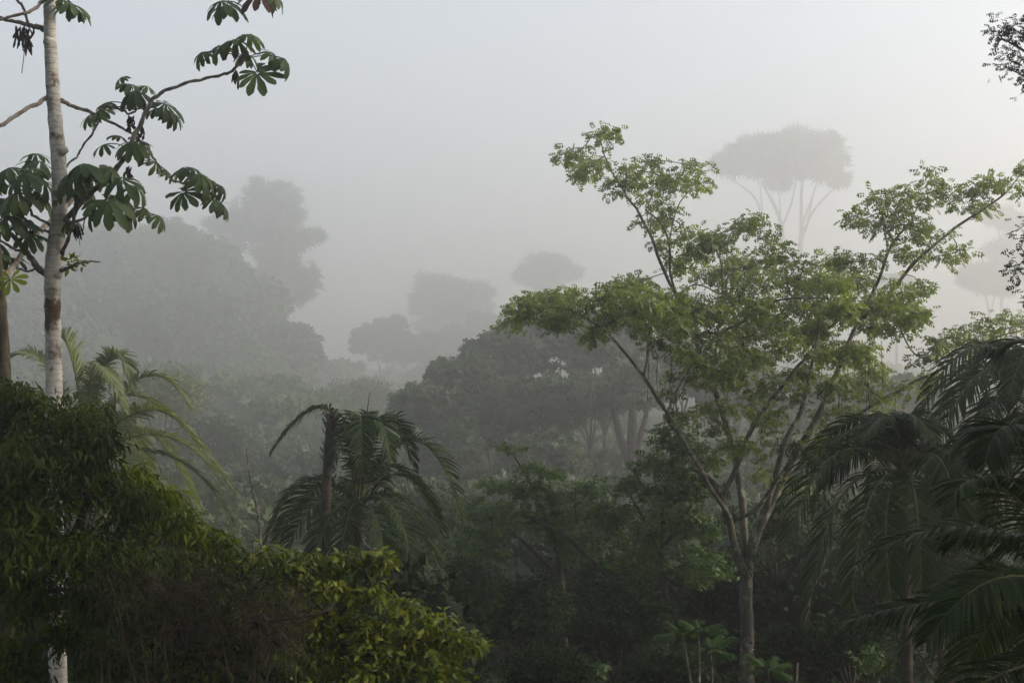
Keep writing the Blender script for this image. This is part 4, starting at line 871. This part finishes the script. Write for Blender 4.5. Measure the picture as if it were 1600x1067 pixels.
emergent('right one of the two tall umbrella-crowned trees, its crown lighter and higher', .88*531,
    [(1240, 620, 0, 5), (1247, 440, 0, 4), (1252, 370, 0, 3.4), (1252, 310, 0, 2.4), (1255, 265, 0, 1.5)],
    [[(1250, 380, 0, 2.8), (1268, 335, 0, 2), (1290, 308, 0, 1.5), (1308, 290, 0, 1)], [(1254, 350, 0, 2), (1272, 300, 1, 1.4), (1280, 270, 1, 1)], [(1262, 345, 0, 1.5), (1270, 310, -1, 1)]],
    [(1245, 218, 34, 10), (1235, 240, 28, 12), (1268, 235, 32, 16), (1295, 225, 26, 10), (1300, 250, 26, 14), (1280, 268, 30, 10), (1312, 282, 18, 6), (1250, 265, 26, 8), (1210, 225, 12, 6)])
emergent('solitary faint flat-topped tree above the left arm of the spreading tree', 570,
    [(855, 620, 0, 3), (857, 500, 0, 2.4), (858, 450, 0, 1.8), (850, 435, 0, 1)], [[(858, 455, 0, 1.4), (875, 438, 0, 1)]], [(840, 425, 26, 8), (870, 422, 28, 8), (858, 412, 26, 7), (885, 428, 14, 5), (825, 432, 12, 4), (858, 445, 14, 3)], 4.5)
emergent('faint layered cluster tree rising left of centre behind the broad trees', 563,
    [(700, 640, 0, 4), (700, 540, 0, 3), (698, 490, 0, 2.4), (688, 460, 0, 1.4)], [[(700, 520, 0, 2), (735, 490, 0, 1.4), (750, 460, 0, .8)], [(698, 500, 0, 1.8), (660, 480, 0, 1.2)]],
    [(680, 445, 24, 9), (665, 462, 20, 8), (700, 450, 14, 8), (655, 478, 20, 8), (715, 478, 28, 12), (742, 482, 22, 12), (750, 455, 9, 5), (685, 495, 36, 12), (735, 510, 34, 14), (680, 520, 36, 14)], 4.2)
emergent('tall slender hazy tree with tiered crowns at the right end of the left hill', 464,
    [(428, 640, 0, 5), (428, 500, 0, 3.6), (427, 420, 0, 3), (430, 360, 0, 2.4), (432, 325, 0, 1.4)],
    [[(428, 480, 0, 2.4), (412, 425, 0, 2), (395, 385, 0, 1.6), (370, 360, 0, 1)], [(432, 520, 0, 2.4), (436, 440, 0, 2), (455, 400, 0, 1.4), (480, 370, 0, .8)], [(436, 540, 0, 2.6), (460, 460, 0, 1.8), (470, 440, 0, 1)]],
    [(430, 300, 42, 14), (410, 322, 40, 14), (452, 322, 24, 18), (400, 345, 36, 14), (440, 345, 30, 12), (425, 405, 22, 12), (450, 410, 18, 12), (360, 345, 30, 12), (375, 360, 26, 12), (340, 355, 16, 7), (430, 355, 32, 16), (440, 380, 26, 14), (483, 370, 12, 5), (465, 430, 28, 14), (475, 445, 24, 12), (455, 460, 24, 14), (415, 430, 14, 8), (362, 385, 14, 7)], 4.4)
emergent('thin faint tree with small tiered crowns near the right edge, the taller of that pair', 504,
    [(1566, 640, 0, 3.4), (1565, 500, 0, 2.6), (1564, 420, 0, 2.2), (1562, 370, 0, 1.6), (1556, 350, 0, 1)], [[(1564, 430, 0, 1.6), (1585, 400, 0, 1)], [(1563, 375, 0, 1.2), (1575, 350, 0, .8)]],
    [(1562, 338, 26, 8), (1585, 345, 16, 7), (1590, 385, 24, 12), (1600, 400, 24, 14), (1556, 393, 14, 7), (1580, 425, 26, 10), (1600, 435, 20, 12)], 4)
emergent('thin faint tree with drooping tiers near the right edge, the shorter of that pair', 491,
    [(1552, 640, 0, 3), (1549, 520, 0, 2.4), (1542, 470, 0, 1.8), (1532, 445, 0, 1)], [[(1548, 490, 0, 1.6), (1556, 455, 0, 1)]],
    [(1530, 428, 24, 8), (1512, 438, 16, 6), (1550, 425, 14, 8), (1545, 445, 16, 5), (1560, 450, 20, 6)], 4)

# ---------------------------------------------------------------- unseen trees added beside and behind the viewpoint to darken the foreground
for lab, x, y, z, X, Z in (('tall unseen tree added for shade just right of the viewpoint', 14, 3, 15, 6, 6), ('tall unseen tree added for shade to the right, beyond the edge palms', 19, 15, 14, 6.5, 6), ('tall unseen tree added for shade to the right behind the viewpoint', 12, -8, 16, 7, 6),
                           ('tall unseen tree added for shade directly behind the viewpoint', 1, -14, 15, 8, 6), ('tall unseen tree added for shade behind the viewpoint on the left', -14, -9, 15, 7, 6), ('tall unseen tree added for shade left of the viewpoint', -17, 7, 14, 6, 5)):
    s1 = 1/F; dd = 20.; kx = F/dd
    # placed by metres: convert to the builder's crown box
    sh = auto_tree('added_shade_tree', lab, 'tree', 'unseen trees added for shade round the viewpoint', dd, (800, 600, X*kx, Z*kx), 16, 30, 1.6, M['dark_leaf'], M['dark_bark'], L_diamond, nt=260, subf=.42)
    sh.location.x += x; sh.location.y += y-dd; sh.location.z = float(gz(x, y)); 
    # the crown stands where the builder put it above its own ground; lift the tree's scale to the wanted height
    k_ = (z+float(10)-float(gz(x, y)))/(10+Z*.6-float(gz(0, dd))); sh.scale = (1, 1, max(1., k_))

def canopy_fill():       # the wood's lower storey between the trees one can tell apart
    for nm, lab, n, ylo, yhi, hlo, hhi, rlo, rhi, lsz, per, mk in (
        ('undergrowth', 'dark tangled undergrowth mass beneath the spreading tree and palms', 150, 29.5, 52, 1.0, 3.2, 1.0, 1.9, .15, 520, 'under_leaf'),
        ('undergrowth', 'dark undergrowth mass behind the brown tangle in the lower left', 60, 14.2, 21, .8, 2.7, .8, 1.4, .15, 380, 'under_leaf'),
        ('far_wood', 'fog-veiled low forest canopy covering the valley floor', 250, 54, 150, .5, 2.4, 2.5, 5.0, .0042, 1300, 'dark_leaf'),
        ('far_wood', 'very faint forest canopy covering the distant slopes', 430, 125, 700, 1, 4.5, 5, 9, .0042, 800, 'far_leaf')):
        mb = MB(); y = R(ylo, yhi, n); x = R(-1, 1, n)*(y*.42+6)
        if ylo == 29.5: x = R(-.15, 1, n)*(y*.5+1)
        if ylo == 14.2: x = R(-1, -.1, n)*(y*.48+1)
        g = gz(x, y); h = R(hlo, hhi, n); r0 = R(rlo, rhi, n)
        if ylo == 125: h = h+np.clip((y-230)/200, 0, 1)*R(0, 7, n); r0 = r0+np.clip((y-230)/200, 0, 1)*4
        N = n*per; c = np.repeat(np.stack((x, y, g+h-r0*.5), 1), per, 0); rr = np.repeat(r0, per)[:, None]
        d = rand_dirs(N, .35); d[:, 2] = np.abs(d[:, 2])*.9-.15
        lump = 1+.14*np.sin(d[:, :1]*7+c[:, :1])*np.sin(d[:, 1:2]*7+c[:, 1:2])+.1*np.sin(d[:, 2:3]*13)
        p = c+d*rr*R(.75, 1.0, N)[:, None]*lump
        yv = norm(d+rng.normal(size=(N, 3))*.7); mb.inst(L_diamond if lsz > .1 else L_star, p, yv, norm(rng.normal(size=(N, 3))+(0, -.4, .5)), lsz*(1 if lsz > .1 else np.repeat(y, per))*R(.7, 1.5, N), np.clip(np.repeat(R(.2, .7, n), per)+R(-.3, .3, N), 0, 1))
        for q in range(n):          # woody, leafy body of each crown under its outer leaves
            n1, n2 = 20, 10; th, ph = np.meshgrid(np.linspace(.02, 1.9, n2), np.arange(n1)*2*math.pi/n1, indexing='ij')
            dd = np.stack((np.sin(th)*np.cos(ph), np.sin(th)*np.sin(ph), np.cos(th)*.9-.05), -1)
            V = np.array((x[q], y[q], g[q]+h[q]-r0[q]*.5))+dd*r0[q]*(.62+.05*np.sin(3*ph+q)*np.sin(4*th)+.04*np.sin(5*ph+2*q))[..., None]
            a, b = np.meshgrid(np.arange(n2-1), np.arange(n1), indexing='ij'); b2 = (b+1) % n1
            mb.add(V, np.stack((a*n1+b, a*n1+b2, (a+1)*n1+b2, (a+1)*n1+b), -1), None, np.full(n1*n2, .15))
        o = mb.build(nm, M[mk]); o['kind'] = 'stuff'; o['label'] = lab; o['category'] = 'undergrowth' if lsz > .1 else 'wood'
canopy_fill()
# ---------------------------------------------------------------- ground cover
def cover():
    n = 26000; y = 9+R(0, 1, n)**1.3*75; x = R(-1, 1, n)*(4+y*.42); p = np.stack((x, y, gz(x, y)+R(0, .5, n)), 1)
    mb = MB(); dv = rand_dirs(n, .5); mb.inst(L_ell, p, dv, norm(np.array((0, 0, 1.))+rng.normal(size=(n, 3))*.4), R(.12, .35, n), R(.1, .9, n))
    o = mb.build('ground_cover', M['under_leaf']); o['kind'] = 'stuff'; o['label'] = 'low dark leafy ground cover on the forest floor'; o['category'] = 'ground cover'
cover()

# ---------------------------------------------------------------- the fog
def haze():
    x0, x1, y0, y1, z0, z1 = -520, 520, -50, 960, -3.0, 126.0
    V = [(x, y, z) for z in (z0, z1) for y in (y0, y1) for x in (x0, x1)]
    me = bpy.data.meshes.new('haze'); me.from_pydata(V, [], [(0, 2, 3, 1), (4, 5, 7, 6), (0, 1, 5, 4), (2, 6, 7, 3), (0, 4, 6, 2), (1, 3, 7, 5)])
    m = bpy.data.materials.new('fog'); m.use_nodes = True; n = m.node_tree.nodes; n.remove(n['Principled BSDF'])
    v = n.new('ShaderNodeVolumePrincipled'); v.inputs['Density'].default_value = HAZE; v.inputs['Color'].default_value = (.98, .97, .945, 1)
    v.inputs['Anisotropy'].default_value = .8
    m.node_tree.links.new(v.outputs[0], n['Material Output'].inputs['Volume']); me.materials.append(m)
    o = bpy.data.objects.new('haze', me); C.objects.link(o); o['kind'] = 'stuff'; o['label'] = 'grey morning fog hanging through the forest'
haze()
for o in roots:
    if '_o' in o: del o['_o']
